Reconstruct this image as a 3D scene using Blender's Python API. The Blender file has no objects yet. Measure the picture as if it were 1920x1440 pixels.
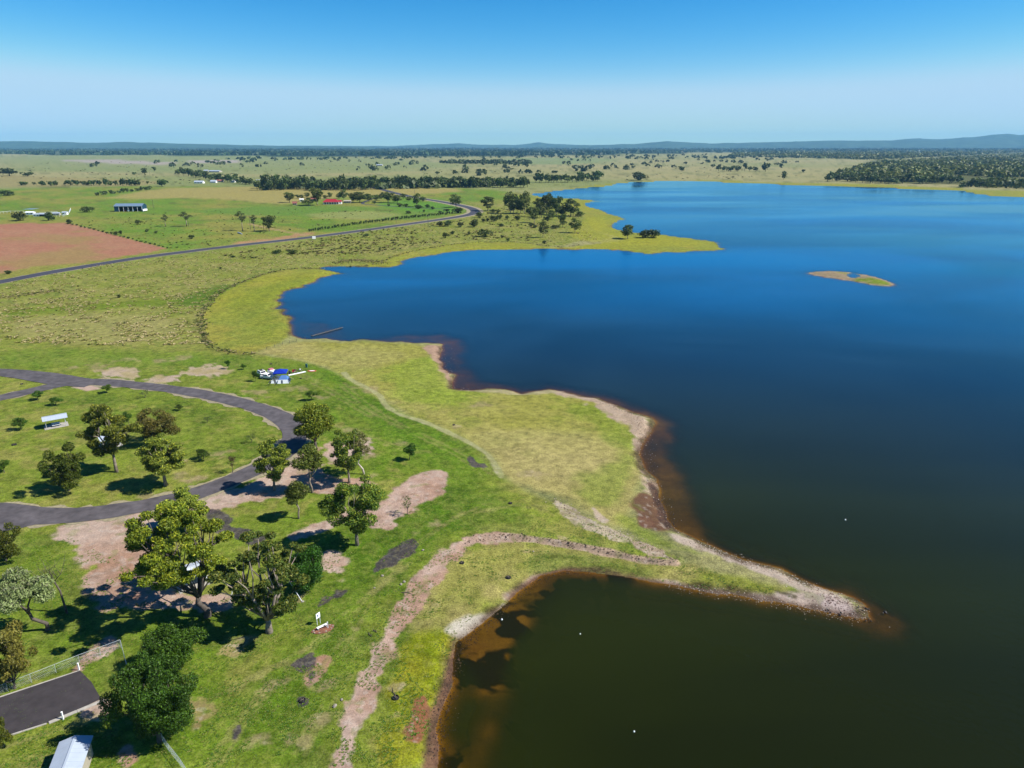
import bpy, math, random
import numpy as np
from mathutils import Vector, Matrix

# ------------------------------------------------------------------ camera, sky, sun, exposure
S = bpy.context.scene
COL = S.collection
CAM_H, F_PX, PITCH = 72.0, 1331.0, math.radians(18.6)
Q = CAM_H / 50.0
cam_d = bpy.data.cameras.new("camera")
cam = bpy.data.objects.new("camera", cam_d)
COL.objects.link(cam)
cam.location = (0, 0, CAM_H)
cam.rotation_euler = (math.radians(90) - PITCH, 0, 0)
cam_d.sensor_width = 36.0
cam_d.lens = 36.0 * F_PX / 1920.0
cam_d.clip_start = 1.0
cam_d.clip_end = 200000.0
S.camera = cam

SUN_EL, SUN_AZ = math.radians(46), math.radians(-7)      # azimuth from +X towards +Y
world = bpy.data.worlds.new("World")
S.world = world
world.use_nodes = True
wn, wl = world.node_tree.nodes, world.node_tree.links
wn.clear()
sky = wn.new("ShaderNodeTexSky")
sky.sky_type = 'NISHITA'
sky.sun_disc = False
sky.sun_elevation = SUN_EL
sky.sun_rotation = math.radians(90) - SUN_AZ
sky.altitude = 300
sky.air_density = 1.0
sky.dust_density = 0.0
sky.ozone_density = 3.5
hsv = wn.new("ShaderNodeHueSaturation")
hsv.inputs['Saturation'].default_value = 1.22
bg = wn.new("ShaderNodeBackground")
bg.inputs['Strength'].default_value = 0.1
wo = wn.new("ShaderNodeOutputWorld")
wl.new(sky.outputs[0], hsv.inputs['Color'])
# clearer air than the stock model: one contrast curve per channel over the whole sky
sep = wn.new("ShaderNodeSeparateColor"); comb = wn.new("ShaderNodeCombineColor")
wl.new(hsv.outputs[0], sep.inputs[0])
for i, (top_, ex_, c_) in enumerate(((.56, 2.5, 1.86), (.83, 1.32, .83), (.935, 1.2, .90))):
    m1 = wn.new("ShaderNodeMath"); m1.operation = 'MULTIPLY'; m1.inputs[1].default_value = .143
    m2 = wn.new("ShaderNodeMath"); m2.operation = 'SMOOTH_MIN'; m2.inputs[1].default_value = top_; m2.inputs[2].default_value = .12
    m3 = wn.new("ShaderNodeMath"); m3.operation = 'POWER'; m3.inputs[1].default_value = ex_
    m4 = wn.new("ShaderNodeMath"); m4.operation = 'MULTIPLY'; m4.inputs[1].default_value = c_ * 5.95
    wl.new(sep.outputs[i], m1.inputs[0]); wl.new(m1.outputs[0], m2.inputs[0]); wl.new(m2.outputs[0], m3.inputs[0])
    wl.new(m3.outputs[0], m4.inputs[0]); wl.new(m4.outputs[0], comb.inputs[i])
wl.new(comb.outputs[0], bg.inputs[0])
wl.new(bg.outputs[0], wo.inputs[0])

sun_d = bpy.data.lights.new("sun", 'SUN')
sun_d.energy = 4.6
sun_d.angle = math.radians(0.5)
sun_d.color = (1.0, 0.95, 0.87)
sun = bpy.data.objects.new("sun", sun_d)
COL.objects.link(sun)
sdir = Vector((math.cos(SUN_EL) * math.cos(SUN_AZ), math.cos(SUN_EL) * math.sin(SUN_AZ), math.sin(SUN_EL)))
sun.rotation_euler = sdir.to_track_quat('Z', 'Y').to_euler()

S.view_settings.view_transform = 'Standard'
S.view_settings.look = 'None'
S.view_settings.exposure = 0.87
S.view_settings.gamma = 1.0
S.view_settings.use_curve_mapping = False
S.render.engine = 'CYCLES'
try:
    S.cycles.use_denoising = True
    S.cycles.denoiser = 'OPENIMAGEDENOISE'
    S.cycles.max_bounces = 6
    S.cycles.transparent_max_bounces = 12
    S.cycles.volume_bounces = 1
    S.cycles.sample_clamp_indirect = 4.0
except Exception:
    pass

# ------------------------------------------------------------------ the surveyed geometry of the place
sp_, cp_ = math.sin(PITCH), math.cos(PITCH)
def P(x, y, z=0.55):
    """ground position (metres) seen at photo position x, y on the level z"""
    x = np.asarray(x, float); y = np.asarray(y, float)
    u = (x - 960) / F_PX; v = (720 - y) / F_PX
    dy = cp_ + v * sp_; dz = -sp_ + v * cp_
    t = (z - CAM_H) / dz
    return u * t, dy * t
def PT(x, y, z=0.55):
    a, b = P(x, y, z); return float(a), float(b)
def ZH(Y, y):
    """height above z=0 of a point at distance Y seen at photo row y"""
    t = (720 - y) / F_PX
    return CAM_H + Y * (t * cp_ - sp_) / (cp_ + t * sp_)
def poly(pts, z=0.55):
    a = np.array(pts, float)
    X, Y = P(a[:, 0], a[:, 1], z)
    return np.stack([X, Y], 1)
def smooth_poly(a, closed=True, n=3):
    for _ in range(n if n < 3 else 2):
        b = []
        m = len(a)
        rng = range(m) if closed else range(m - 1)
        if not closed: b.append(a[0])
        for i in rng:
            p, q = a[i], a[(i + 1) % m]
            b += [p * .75 + q * .25, p * .25 + q * .75]
        if not closed: b.append(a[-1])
        a = np.array(b)
    return a

# ------------------------------------------------------------------ noise
def _hash(ix, iy, seed):
    h = (ix.astype(np.int64) * 374761393 + iy.astype(np.int64) * 668265263 + seed * 974634777) & 0xffffffff
    h = ((h ^ (h >> 13)) * 1274126177) & 0xffffffff
    h = h ^ (h >> 16)
    return (h & 0xffff) / 65535.0
def vnoise(x, y, seed=0):
    ix, iy = np.floor(x), np.floor(y)
    fx, fy = x - ix, y - iy
    fx = fx * fx * (3 - 2 * fx); fy = fy * fy * (3 - 2 * fy)
    a = _hash(ix, iy, seed); b = _hash(ix + 1, iy, seed)
    c = _hash(ix, iy + 1, seed); d = _hash(ix + 1, iy + 1, seed)
    return (a * (1 - fx) + b * fx) * (1 - fy) + (c * (1 - fx) + d * fx) * fy
def fbm(x, y, scale, seed=0, oct=4, gain=.5):
    """-1..1"""
    s = np.zeros_like(x); amp = 1; tot = 0; f = 1.0 / scale
    for o in range(oct):
        c_, s_ = math.cos(o * 1.1 + seed), math.sin(o * 1.1 + seed)
        s += amp * (vnoise((x * c_ - y * s_) * f, (x * s_ + y * c_) * f, seed * 7 + o) * 2 - 1)
        tot += amp; amp *= gain; f *= 2.03
    return s / tot * 1.6
def sstep(a, b, x):
    t = np.clip((x - a) / (b - a), 0, 1)
    return t * t * (3 - 2 * t)

def sdf_poly(pts, x, y, closed=True, cap=None):
    """signed distance (positive inside); for open lines plain negative distance"""
    out = np.full(x.shape, -1e6)
    if cap is not None:
        m = ((x > pts[:, 0].min() - cap) & (x < pts[:, 0].max() + cap) &
             (y > pts[:, 1].min() - cap) & (y < pts[:, 1].max() + cap))
    else:
        m = np.ones(x.shape, bool)
    if not m.any(): return out
    px, py = x[m], y[m]
    d2 = np.full(px.shape, 1e18); ins = np.zeros(px.shape, bool)
    n = len(pts)
    for i in range(n if closed else n - 1):
        ax, ay = pts[i]; bx, by = pts[(i + 1) % n]
        ex, ey = bx - ax, by - ay
        L = ex * ex + ey * ey + 1e-12
        t = np.clip(((px - ax) * ex + (py - ay) * ey) / L, 0, 1)
        dx = px - ax - t * ex; dy = py - ay - t * ey
        d2 = np.minimum(d2, dx * dx + dy * dy)
        if closed and ay != by:
            c = ((ay > py) != (by > py)) & (px < (bx - ax) * (py - ay) / (by - ay) + ax)
            ins ^= c
    d = np.sqrt(d2)
    out[m] = np.where(ins, d, -d)
    return out

# ------------------------------------------------------------------ shorelines (photo survey)
SHORE = [(808,1620),(812,1500),(815,1440),(822,1400),(832,1330),(845,1285),(852,1240),(862,1205),(885,1185),(905,1172),(930,1155),
 (955,1130),(968,1112),(985,1098),(1010,1082),(1040,1072),(1065,1067),(1110,1070),(1160,1080),(1220,1092),(1280,1102),(1340,1113),
 (1400,1122),(1460,1133),(1520,1144),(1570,1152),(1605,1158),(1625,1157),(1624,1148),(1608,1132),(1590,1120),(1550,1103),(1500,1082),
 (1450,1062),(1400,1045),(1350,1028),(1310,1013),(1285,1003),(1262,992),(1256,975),(1250,955),(1240,935),(1228,915),(1222,895),(1212,870),
 (1208,845),(1205,818),(1222,808),(1230,795),(1218,785),(1195,780),(1170,768),(1145,757),(1125,749),(1100,745),(1070,738),(1050,732),
 (1020,728),(1000,733),(985,738),(950,733),(900,730),(870,728),(845,728),(850,717),(848,705),(838,690),(828,672),(822,655),(828,645),
 (800,643),(760,640),(720,640),(680,638),(640,638),(610,636),(580,634),(555,632),(548,625),(549,600),(545,596),(530,585),(520,572),
 (518,565),(525,555),(545,545),(575,535),(600,525),(620,519),(645,512),(630,510),(606,506),(598,502),(625,500),(680,500),(720,502),
 (745,500),(753,495),(747,491),(760,487),(800,480),(850,473),(900,469),(930,469),(960,468),(1040,467),(1100,468),(1160,469),(1195,474),
 (1220,476),(1260,474),(1290,473),(1330,471),(1355,468),(1365,466),(1350,464),(1345,455),(1320,450),(1280,445),(1240,439),(1200,437),
 (1170,433),(1150,428),(1142,424),(1160,415),(1170,411),(1160,406),(1140,400),(1120,392),(1100,386),(1095,383),(1115,379),(1125,376),
 (1110,375),(1080,372),(1040,370),(1010,368),(1000,364),(1020,362),(1060,357),(1100,353),(1140,350),(1160,345),(1190,342),(1230,341),
 (1280,341),(1340,342),(1440,346),(1520,349),(1600,352),(1680,354),(1760,357),(1812,360),(1822,363),(1845,367),(1880,369),(1920,371),(2050,376),
 (2250,390)]
shore = poly(SHORE, 0)
far_close = np.array([[1100, 560], [900, 200], [500, -60], [100, -120], [-12, -40], [-9, 20]]) * Q
LAKE = np.concatenate([shore, far_close])
def wiggle(pts, amp):
    """subdivide and roughen an outline with real-world noise"""
    out = []
    n = len(pts)
    for i in range(n):
        p, q = pts[i], pts[(i + 1) % n]
        L = np.hypot(*(q - p)); k = int(min(5, max(1, L / 2.5)))
        for j in range(k):
            out.append(p + (q - p) * j / k)
    out = np.array(out)
    r = np.hypot(out[:, 0], out[:, 1])
    a = amp * np.clip(r / 100, .5, 4)
    out[:, 0] += fbm(out[:, 0], out[:, 1], 6, 41, 3) * a
    out[:, 1] += fbm(out[:, 0], out[:, 1], 6, 42, 3) * a
    return out
LAKE = wiggle(LAKE, .85)
ISLAND = smooth_poly(poly([(1508,512),(1535,508),(1570,508),(1598,511),(1625,515),(1650,521),(1668,528),(1682,534),(1668,538),(1640,536),(1612,530),(1580,525),(1550,521),(1528,517)], 0), n=2)
IPOOL = poly([(1588,514),(1602,512),(1614,517),(1602,521),(1590,519)], 0)

def sd_land(x, y):
    """distance to the waterline, positive on land"""
    s = -sdf_poly(LAKE, x, y)
    s = np.maximum(s, sdf_poly(ISLAND, x, y, cap=600))
    s = np.minimum(s, -sdf_poly(IPOOL, x, y, cap=60))
    return s

BANK = poly([(858,1022),(875,1010),(905,1006),(960,1006),(1010,1011),(1060,1019),(1120,1030),(1180,1044),(1230,1052),(1268,1053),(1278,1047)])
BANK2 = poly([(1040,938),(1062,958),(1098,976),(1135,996),(1180,1015),(1225,1036)])
SHALLOW = [  # (polygon, depth in metres, feather)
 (poly([(862,1200),(905,1165),(960,1125),(1000,1085),(1060,1062),(1110,1072),(1060,1085),(1030,1110),(1000,1140),(985,1175),(950,1200),(955,1260),(945,1300),(905,1300),(880,1260),(868,1225)], 0), .14, 3.0),
 (poly([(930,1320),(925,1400),(905,1450),(880,1400),(900,1350)], 0), .32, 4.0),
 (poly([(820,1440),(845,1400),(870,1440),(860,1520),(820,1500)], 0), .2, 3.0),
 (poly([(1200,800),(1240,790),(1262,830),(1280,880),(1292,930),(1305,975),(1312,1005),(1280,1005),(1250,960),(1220,900),(1200,850)], 0), .22, 5.0),
 (poly([(1020,718),(1120,732),(1210,760),(1265,795),(1260,830),(1215,800),(1150,765),(1080,745),(1030,735)], 0), .20, 5.0),
 (poly([(820,640),(862,632),(885,650),(880,700),(900,715),(950,722),(985,735),(860,732),(840,700),(822,670)], 0), .20, 7.0),
 (poly([(1590,1110),(1640,1128),(1690,1155),(1700,1172),(1680,1182),(1640,1176),(1600,1165)], 0), .35, 2.4),
 (poly([(700,632),(760,620),(830,625),(860,640),(760,645),(700,642)], 0), .28, 8.0),
 (poly([(548,600),(620,600),(670,615),(640,640),(555,638)], 0), .4, 8.0),
]
def spacing(r):
    return 2.4 * r * r / (F_PX * CAM_H)
def bed_depth(x, y, s):
    r = np.hypot(x, y)
    d = -s
    slope = .30 + .08 * fbm(x, y, 25, 3, 2)
    dep = slope * d
    dep = np.where(d > 4, .8 + (d - 4) * .12, dep)
    n = fbm(x, y, 7, 5, 3) * 2.0 + fbm(x, y, 30, 8, 2) * 2
    for pl, z, fe in SHALLOW:
        sd = sdf_poly(pl, x, y, cap=fe * 3 + 5)
        m = sstep(-fe, fe, sd + n)
        tgt = np.minimum(dep, z * (1 + .35 * fbm(x, y, 4, 9, 3)) + np.clip(-sd, 0, 9) * .05)
        dep = dep * (1 - m) + np.clip(tgt, .02, 9) * m
    return np.clip(dep, 0.0, 6.0)
def height(x, y, s=None):
    x = np.asarray(x, float); y = np.asarray(y, float)
    if s is None: s = sd_land(x, y)
    r = np.hypot(x, y)
    w = np.maximum(3.5, spacing(r) * 1.6)
    land = .55 * sstep(0, 1, np.clip(s / w, 0, 1)) + .12 * np.clip(s / w, 0, 1)
    und = fbm(x, y, 38, 11, 3) * .22 * sstep(4, 30, s) * sstep(900, 300, r)
    nearmask = sstep(170, 110, r)
    und += fbm(x, y, 3.2, 12, 3) * .05 * sstep(1, 6, s) * nearmask
    sb = sdf_poly(BANK, x, y, closed=False, cap=12)
    m = sb > -12
    if m.any():   # eroded bank: a step down on the camera side of the line
        yb = np.interp(x[m], BANK[:, 0], BANK[:, 1])
        side = (y[m] < yb + .0)
        fall = np.where(side, -.42 * sstep(.0, .5, -sb[m]) * sstep(12, 3, -sb[m]), .10 * sstep(4, 0, -sb[m]))
        und[m] += fall * sstep(BANK[:, 0].min() - 2, BANK[:, 0].min() + 6, x[m])
    land = land + und
    return np.where(s > 0, np.maximum(land, .03 + .0 * s), -bed_depth(x, y, s) - .01)
def H1(x, y):
    return float(height(np.array([x]), np.array([y]))[0])

# ------------------------------------------------------------------ colours
def lin(c):
    c = np.array(c, float) / 255
    return np.where(c <= .04045, c / 12.92, ((c + .055) / 1.055) ** 2.4)
KEXP = 2.35          # how much brighter than its albedo a sunlit flat surface comes out
def A(r, g, b):
    return lin((r, g, b)) / KEXP

# ------------------------------------------------------------------ objects
def tag(o, label=None, cat=None, group=None, kind=None):
    if label: o['label'] = label
    if cat: o['category'] = cat
    if group: o['group'] = group
    if kind: o['kind'] = kind
    return o
def mesh_np(name, verts, faces, mat=None, parent=None, cols=None, smooth=False, mats=None, midx=None):
    """faces: (n,3) or (n,4) int array"""
    me = bpy.data.meshes.new(name)
    verts = np.ascontiguousarray(verts, dtype=np.float32); faces = np.ascontiguousarray(faces, dtype=np.int32)
    n, k = faces.shape
    me.vertices.add(len(verts)); me.vertices.foreach_set('co', verts.ravel())
    me.loops.add(n * k); me.loops.foreach_set('vertex_index', faces.ravel())
    me.polygons.add(n)
    me.polygons.foreach_set('loop_start', np.arange(0, n * k, k, dtype=np.int32))
    try: me.polygons.foreach_set('loop_total', np.full(n, k, dtype=np.int32))
    except Exception: pass
    if smooth: me.polygons.foreach_set('use_smooth', np.ones(n, bool))
    me.update(calc_edges=True)
    if cols is not None:
        for nm, arr in cols.items():
            if arr.ndim == 1:
                at = me.attributes.new(nm, 'FLOAT', 'POINT'); at.data.foreach_set('value', arr.astype(np.float32))
            else:
                at = me.attributes.new(nm, 'FLOAT_COLOR', 'POINT')
                c4 = np.ones((len(verts), 4), np.float32); c4[:, :3] = arr
                at.data.foreach_set('color', c4.ravel())
    if mat: me.materials.append(mat)
    o = bpy.data.objects.new(name, me); COL.objects.link(o)
    if parent: o.parent = parent
    return o
class MB:
    """collects shapes into one mesh"""
    def __init__(s): s.v = []; s.f = []
    def box(s, cx, cy, cz, sx, sy, sz, rz=0, top=1.0):
        n = len(s.v); c, d = math.cos(rz), math.sin(rz)
        for k in (-1, 1):
            for i, j in ((-1, -1), (1, -1), (1, 1), (-1, 1)):
                t = top if k > 0 else 1
                x, y = i * sx / 2 * t, j * sy / 2 * t
                s.v.append((cx + x * c - y * d, cy + x * d + y * c, cz + k * sz / 2))
        s.f += [(n, n+3, n+2, n+1), (n+4, n+5, n+6, n+7)] + [(n+i, n+(i+1) % 4, n+4+(i+1) % 4, n+4+i) for i in range(4)]
        return s
    def tube(s, pts, rad, k=6):
        pts = [Vector(p) for p in pts]
        if not hasattr(rad, '__len__'): rad = [rad] * len(pts)
        base = len(s.v)
        for i, p in enumerate(pts):
            a = pts[max(i - 1, 0)]; b = pts[min(i + 1, len(pts) - 1)]
            t = (b - a).normalized()
            u = t.cross(Vector((.13, .97, .2))).normalized(); w = t.cross(u)
            for j in range(k):
                an = 2 * math.pi * j / k
                s.v.append(tuple(p + (u * math.cos(an) + w * math.sin(an)) * rad[i]))
        for i in range(len(pts) - 1):
            for j in range(k):
                a = base + i * k + j; b = base + i * k + (j + 1) % k
                s.f.append((a, b, b + k, a + k))
        s.f.append(tuple(base + j for j in range(k))[::-1]); e = base + (len(pts) - 1) * k
        s.f.append(tuple(e + j for j in range(k)))
        return s
    def quad(s, *p):
        n = len(s.v); s.v += [tuple(q) for q in p]; s.f.append(tuple(range(n, n + len(p)))); return s
    def prism(s, outline, z0, z1):
        n = len(s.v); k = len(outline)
        s.v += [(x, y, z0) for x, y in outline] + [(x, y, z1) for x, y in outline]
        s.f.append(tuple(range(n, n + k))[::-1]); s.f.append(tuple(range(n + k, n + 2 * k)))
        for i in range(k):
            j = (i + 1) % k; s.f.append((n + i, n + j, n + k + j, n + k + i))
        return s
    def ellipsoid(s, cx, cy, cz, rx, ry, rz, nu=8, nv=5, rough=0, seed=0):
        rr = random.Random(seed); n = len(s.v)
        for i in range(nv + 1):
            ph = math.pi * i / nv
            for j in range(nu):
                th = 2 * math.pi * j / nu; q = 1 + rr.uniform(-rough, rough)
                s.v.append((cx + rx * math.sin(ph) * math.cos(th) * q, cy + ry * math.sin(ph) * math.sin(th) * q, cz + rz * math.cos(ph) * q))
        for i in range(nv):
            for j in range(nu):
                a = n + i * nu + j; b = n + i * nu + (j + 1) % nu
                s.f.append((a, a + nu, b + nu, b))
        return s
    def build(s, name, mat, parent=None, bevel=0, smooth=False, loc=None):
        me = bpy.data.meshes.new(name); me.from_pydata(s.v, [], s.f); me.update()
        if mat: me.materials.append(mat)
        if smooth: me.polygons.foreach_set('use_smooth', [True] * len(me.polygons))
        o = bpy.data.objects.new(name, me); COL.objects.link(o)
        if parent: o.parent = parent
        if loc: o.location = loc
        if bevel:
            m = o.modifiers.new('bevel', 'BEVEL'); m.width = bevel; m.segments = 2; m.limit_method = 'ANGLE'
        return o
def empty(name, loc, rz=0, label=None, cat=None, group=None):
    o = bpy.data.objects.new(name, None); COL.objects.link(o)
    o.location = loc; o.rotation_euler = (0, 0, rz); o.empty_display_size = .5
    return tag(o, label, cat, group)
def children(o): return [c for c in KIDS.get(o.name, [])]
KIDS = {}
def dup(o, loc, rz=0, scale=(1, 1, 1), label=None, cat=None, group=None, parent=None):
    """copy a thing with its parts (mesh data shared)"""
    c = o.copy(); COL.objects.link(c)
    if parent is None:
        c.location = loc; c.rotation_euler = (0, 0, rz); c.scale = scale
        for k in ('label', 'category', 'group'):
            if k in c: del c[k]
        tag(c, label, cat, group)
    else: c.parent = parent
    for ch in list(o.children): dup(ch, None, parent=c)
    return c

# ------------------------------------------------------------------ materials
def nodes(name):
    m = bpy.data.materials.new(name); m.use_nodes = True
    nt = m.node_tree; nt.nodes.clear()
    return m, nt.nodes, nt.links
def simple(name, col, rough=.7, metal=0, noise=.15, scale=3.0, bump=0.0, spec=.3):
    m, n, l = nodes(name)
    out = n.new('ShaderNodeOutputMaterial'); b = n.new('ShaderNodeBsdfPrincipled')
    geo = n.new('ShaderNodeTexCoord'); nz = n.new('ShaderNodeTexNoise')
    nz.inputs['Scale'].default_value = scale; nz.inputs['Detail'].default_value = 5
    l.new(geo.outputs['Object'], nz.inputs['Vector'])
    mr = n.new('ShaderNodeMapRange'); mr.inputs[1].default_value = .3; mr.inputs[2].default_value = .7
    mr.inputs[3].default_value = 1 - noise; mr.inputs[4].default_value = 1 + noise
    l.new(nz.outputs[0], mr.inputs[0])
    mx = n.new('ShaderNodeVectorMath'); mx.operation = 'SCALE'
    mx.inputs[0].default_value = tuple(col); l.new(mr.outputs[0], mx.inputs['Scale'])
    l.new(mx.outputs[0], b.inputs['Base Color'])
    b.inputs['Roughness'].default_value = rough; b.inputs['Metallic'].default_value = metal
    b.inputs['Specular IOR Level'].default_value = spec
    if bump:
        bp = n.new('ShaderNodeBump'); bp.inputs['Strength'].default_value = bump; bp.inputs['Distance'].default_value = .09
        l.new(nz.outputs[0], bp.inputs['Height']); l.new(bp.outputs[0], b.inputs['Normal'])
    l.new(b.outputs[0], out.inputs[0])
    return m
def ground_material():
    m, n, l = nodes('ground_soil_and_grass')
    out = n.new('ShaderNodeOutputMaterial'); b = n.new('ShaderNodeBsdfPrincipled')
    at = n.new('ShaderNodeAttribute'); at.attribute_name = 'Col'
    gs = n.new('ShaderNodeAttribute'); gs.attribute_name = 'grass'
    geo = n.new('ShaderNodeNewGeometry')
    def noise(scale, det=4, rough=.6, vec=None):
        z = n.new('ShaderNodeTexNoise'); z.inputs['Scale'].default_value = scale; z.inputs['Detail'].default_value = det
        z.inputs['Roughness'].default_value = rough
        l.new(vec or geo.outputs['Position'], z.inputs['Vector']); return z
    n1 = noise(3.1, 4, .75); n2 = noise(.55, 5, .65); n3 = noise(.12, 4, .6)
    def rng(src, lo, hi, a=.3, c=.7):
        r = n.new('ShaderNodeMapRange'); r.inputs[1].default_value = a; r.inputs[2].default_value = c
        r.inputs[3].default_value = lo; r.inputs[4].default_value = hi; l.new(src, r.inputs[0]); return r
    def mul(a, c):
        x = n.new('ShaderNodeMath'); x.operation = 'MULTIPLY'; l.new(a, x.inputs[0]); l.new(c, x.inputs[1]); return x
    r1 = rng(n1.outputs[0], .42, 1.58); r2 = rng(n2.outputs[0], .58, 1.42); r3 = rng(n3.outputs[0], .9, 1.1)
    mm = mul(mul(r1.outputs[0], r2.outputs[0]).outputs[0], r3.outputs[0])
    # keep bare soil smoother than grass
    mix = n.new('ShaderNodeMapRange'); mix.inputs[1].default_value = 0; mix.inputs[2].default_value = 1
    l.new(gs.outputs['Fac'], mix.inputs[0]); mix.inputs[3].default_value = .35; mix.inputs[4].default_value = 1
    fm = n.new('ShaderNodeMix'); fm.data_type = 'FLOAT'; fm.inputs[2].default_value = 1.0
    l.new(mix.outputs[0], fm.inputs[0]); l.new(mm.outputs[0], fm.inputs[3])
    sc = n.new('ShaderNodeVectorMath'); sc.operation = 'SCALE'
    l.new(at.outputs['Color'], sc.inputs[0]); l.new(fm.outputs[0], sc.inputs['Scale'])
    # straw tint in grass
    n4 = noise(1.1, 6, .8)
    r4 = rng(n4.outputs[0], 0, .7, .5, .74)
    r4b = mul(r4.outputs[0], gs.outputs['Fac'])
    tint = n.new('ShaderNodeMix'); tint.data_type = 'RGBA'
    tint.inputs[7].default_value = (*A(178, 172, 96), 1)
    l.new(r4b.outputs[0], tint.inputs[0]); l.new(sc.outputs[0], tint.inputs[6])
    l.new(tint.outputs[2], b.inputs['Base Color'])
    b.inputs['Roughness'].default_value = .95; b.inputs['Specular IOR Level'].default_value = .08
    bp = n.new('ShaderNodeBump'); bp.inputs['Strength'].default_value = .55; bp.inputs['Distance'].default_value = .18
    ad = n.new('ShaderNodeMath'); ad.operation = 'ADD'; l.new(n1.outputs[0], ad.inputs[0]); l.new(n2.outputs[0], ad.inputs[1])
    l.new(ad.outputs[0], bp.inputs['Height']); l.new(bp.outputs[0], b.inputs['Normal'])
    l.new(b.outputs[0], out.inputs[0])
    return m
def water_material():
    m, n, l = nodes('lake_water')
    out = n.new('ShaderNodeOutputMaterial')
    geo = n.new('ShaderNodeNewGeometry')
    dep = n.new('ShaderNodeAttribute'); dep.attribute_name = 'depth'
    body = n.new('ShaderNodeBsdfDiffuse')
    mp = n.new('ShaderNodeMapping'); mp.inputs['Scale'].default_value = (1, 1, 1); l.new(geo.outputs['Position'], mp.inputs[0])
    big = n.new('ShaderNodeTexNoise'); big.inputs['Scale'].default_value = .012; big.inputs['Detail'].default_value = 4
    big.inputs['Distortion'].default_value = .6
    l.new(mp.outputs[0], big.inputs['Vector'])
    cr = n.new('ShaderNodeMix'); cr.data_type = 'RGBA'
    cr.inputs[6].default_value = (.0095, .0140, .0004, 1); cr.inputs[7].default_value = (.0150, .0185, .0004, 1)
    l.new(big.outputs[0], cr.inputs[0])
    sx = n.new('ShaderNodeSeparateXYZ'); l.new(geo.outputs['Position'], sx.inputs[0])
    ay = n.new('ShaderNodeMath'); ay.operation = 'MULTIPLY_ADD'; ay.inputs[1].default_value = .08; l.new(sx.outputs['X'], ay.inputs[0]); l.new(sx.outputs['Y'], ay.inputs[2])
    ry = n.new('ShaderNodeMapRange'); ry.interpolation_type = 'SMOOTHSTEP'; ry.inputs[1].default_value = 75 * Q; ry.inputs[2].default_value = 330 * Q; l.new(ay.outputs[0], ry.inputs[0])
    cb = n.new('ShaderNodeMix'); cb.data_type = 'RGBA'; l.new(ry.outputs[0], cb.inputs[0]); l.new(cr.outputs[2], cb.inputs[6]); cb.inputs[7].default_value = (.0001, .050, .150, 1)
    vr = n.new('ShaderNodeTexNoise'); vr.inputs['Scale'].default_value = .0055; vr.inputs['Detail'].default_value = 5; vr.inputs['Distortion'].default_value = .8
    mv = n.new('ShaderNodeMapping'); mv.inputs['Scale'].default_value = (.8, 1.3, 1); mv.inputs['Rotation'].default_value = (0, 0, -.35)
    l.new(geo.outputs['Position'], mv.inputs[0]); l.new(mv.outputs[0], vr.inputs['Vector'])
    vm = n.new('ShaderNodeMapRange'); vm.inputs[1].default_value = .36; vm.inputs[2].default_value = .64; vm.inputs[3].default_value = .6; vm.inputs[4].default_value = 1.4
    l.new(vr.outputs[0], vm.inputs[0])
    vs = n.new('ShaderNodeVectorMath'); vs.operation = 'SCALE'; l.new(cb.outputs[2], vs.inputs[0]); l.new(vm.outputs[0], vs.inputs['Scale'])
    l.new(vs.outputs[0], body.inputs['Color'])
    tr = n.new('ShaderNodeBsdfTransparent'); tr.inputs['Color'].default_value = (.80, .73, .36, 1)
    ex = n.new('ShaderNodeMath'); ex.operation = 'MULTIPLY'; ex.inputs[1].default_value = -2.3; l.new(dep.outputs['Fac'], ex.inputs[0])
    ee = n.new('ShaderNodeMath'); ee.operation = 'EXPONENT'; l.new(ex.outputs[0], ee.inputs[0])
    mb = n.new('ShaderNodeMixShader'); l.new(ee.outputs[0], mb.inputs[0]); l.new(body.outputs[0], mb.inputs[1]); l.new(tr.outputs[0], mb.inputs[2])
    # ripples
    w1 = n.new('ShaderNodeTexNoise'); w1.inputs['Scale'].default_value = .9; w1.inputs['Detail'].default_value = 5; w1.inputs['Roughness'].default_value = .65
    l.new(geo.outputs['Position'], w1.inputs['Vector'])
    bp = n.new('ShaderNodeBump'); bp.inputs['Distance'].default_value = .09
    st = n.new('ShaderNodeMapRange'); st.inputs[1].default_value = .35; st.inputs[2].default_value = .65; st.inputs[3].default_value = .25; st.inputs[4].default_value = .8
    wind = n.new('ShaderNodeTexNoise'); wind.inputs['Scale'].default_value = .006; wind.inputs['Detail'].default_value = 3
    mp2 = n.new('ShaderNodeMapping'); mp2.inputs['Scale'].default_value = (.55, 1.6, 1); mp2.inputs['Rotation'].default_value = (0, 0, .25)
    l.new(geo.outputs['Position'], mp2.inputs[0]); l.new(mp2.outputs[0], wind.inputs['Vector'])
    l.new(wind.outputs[0], st.inputs[0]); l.new(st.outputs[0], bp.inputs['Strength']); l.new(w1.outputs[0], bp.inputs['Height'])
    gl = n.new('ShaderNodeBsdfGlossy'); gl.inputs['Color'].default_value = (.50, .84, .88, 1)
    rr = n.new('ShaderNodeMapRange'); rr.inputs[1].default_value = .38; rr.inputs[2].default_value = .62; rr.inputs[3].default_value = .10; rr.inputs[4].default_value = .24
    l.new(wind.outputs[0], rr.inputs[0]); l.new(rr.outputs[0], gl.inputs['Roughness'])
    l.new(bp.outputs[0], gl.inputs['Normal'])
    fr = n.new('ShaderNodeFresnel'); fr.inputs['IOR'].default_value = 1.22; l.new(bp.outputs[0], fr.inputs['Normal'])
    ms = n.new('ShaderNodeMixShader'); l.new(fr.outputs[0], ms.inputs[0]); l.new(mb.outputs[0], ms.inputs[1]); l.new(gl.outputs[0], ms.inputs[2])
    l.new(ms.outputs[0], out.inputs[0])
    return m
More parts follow.
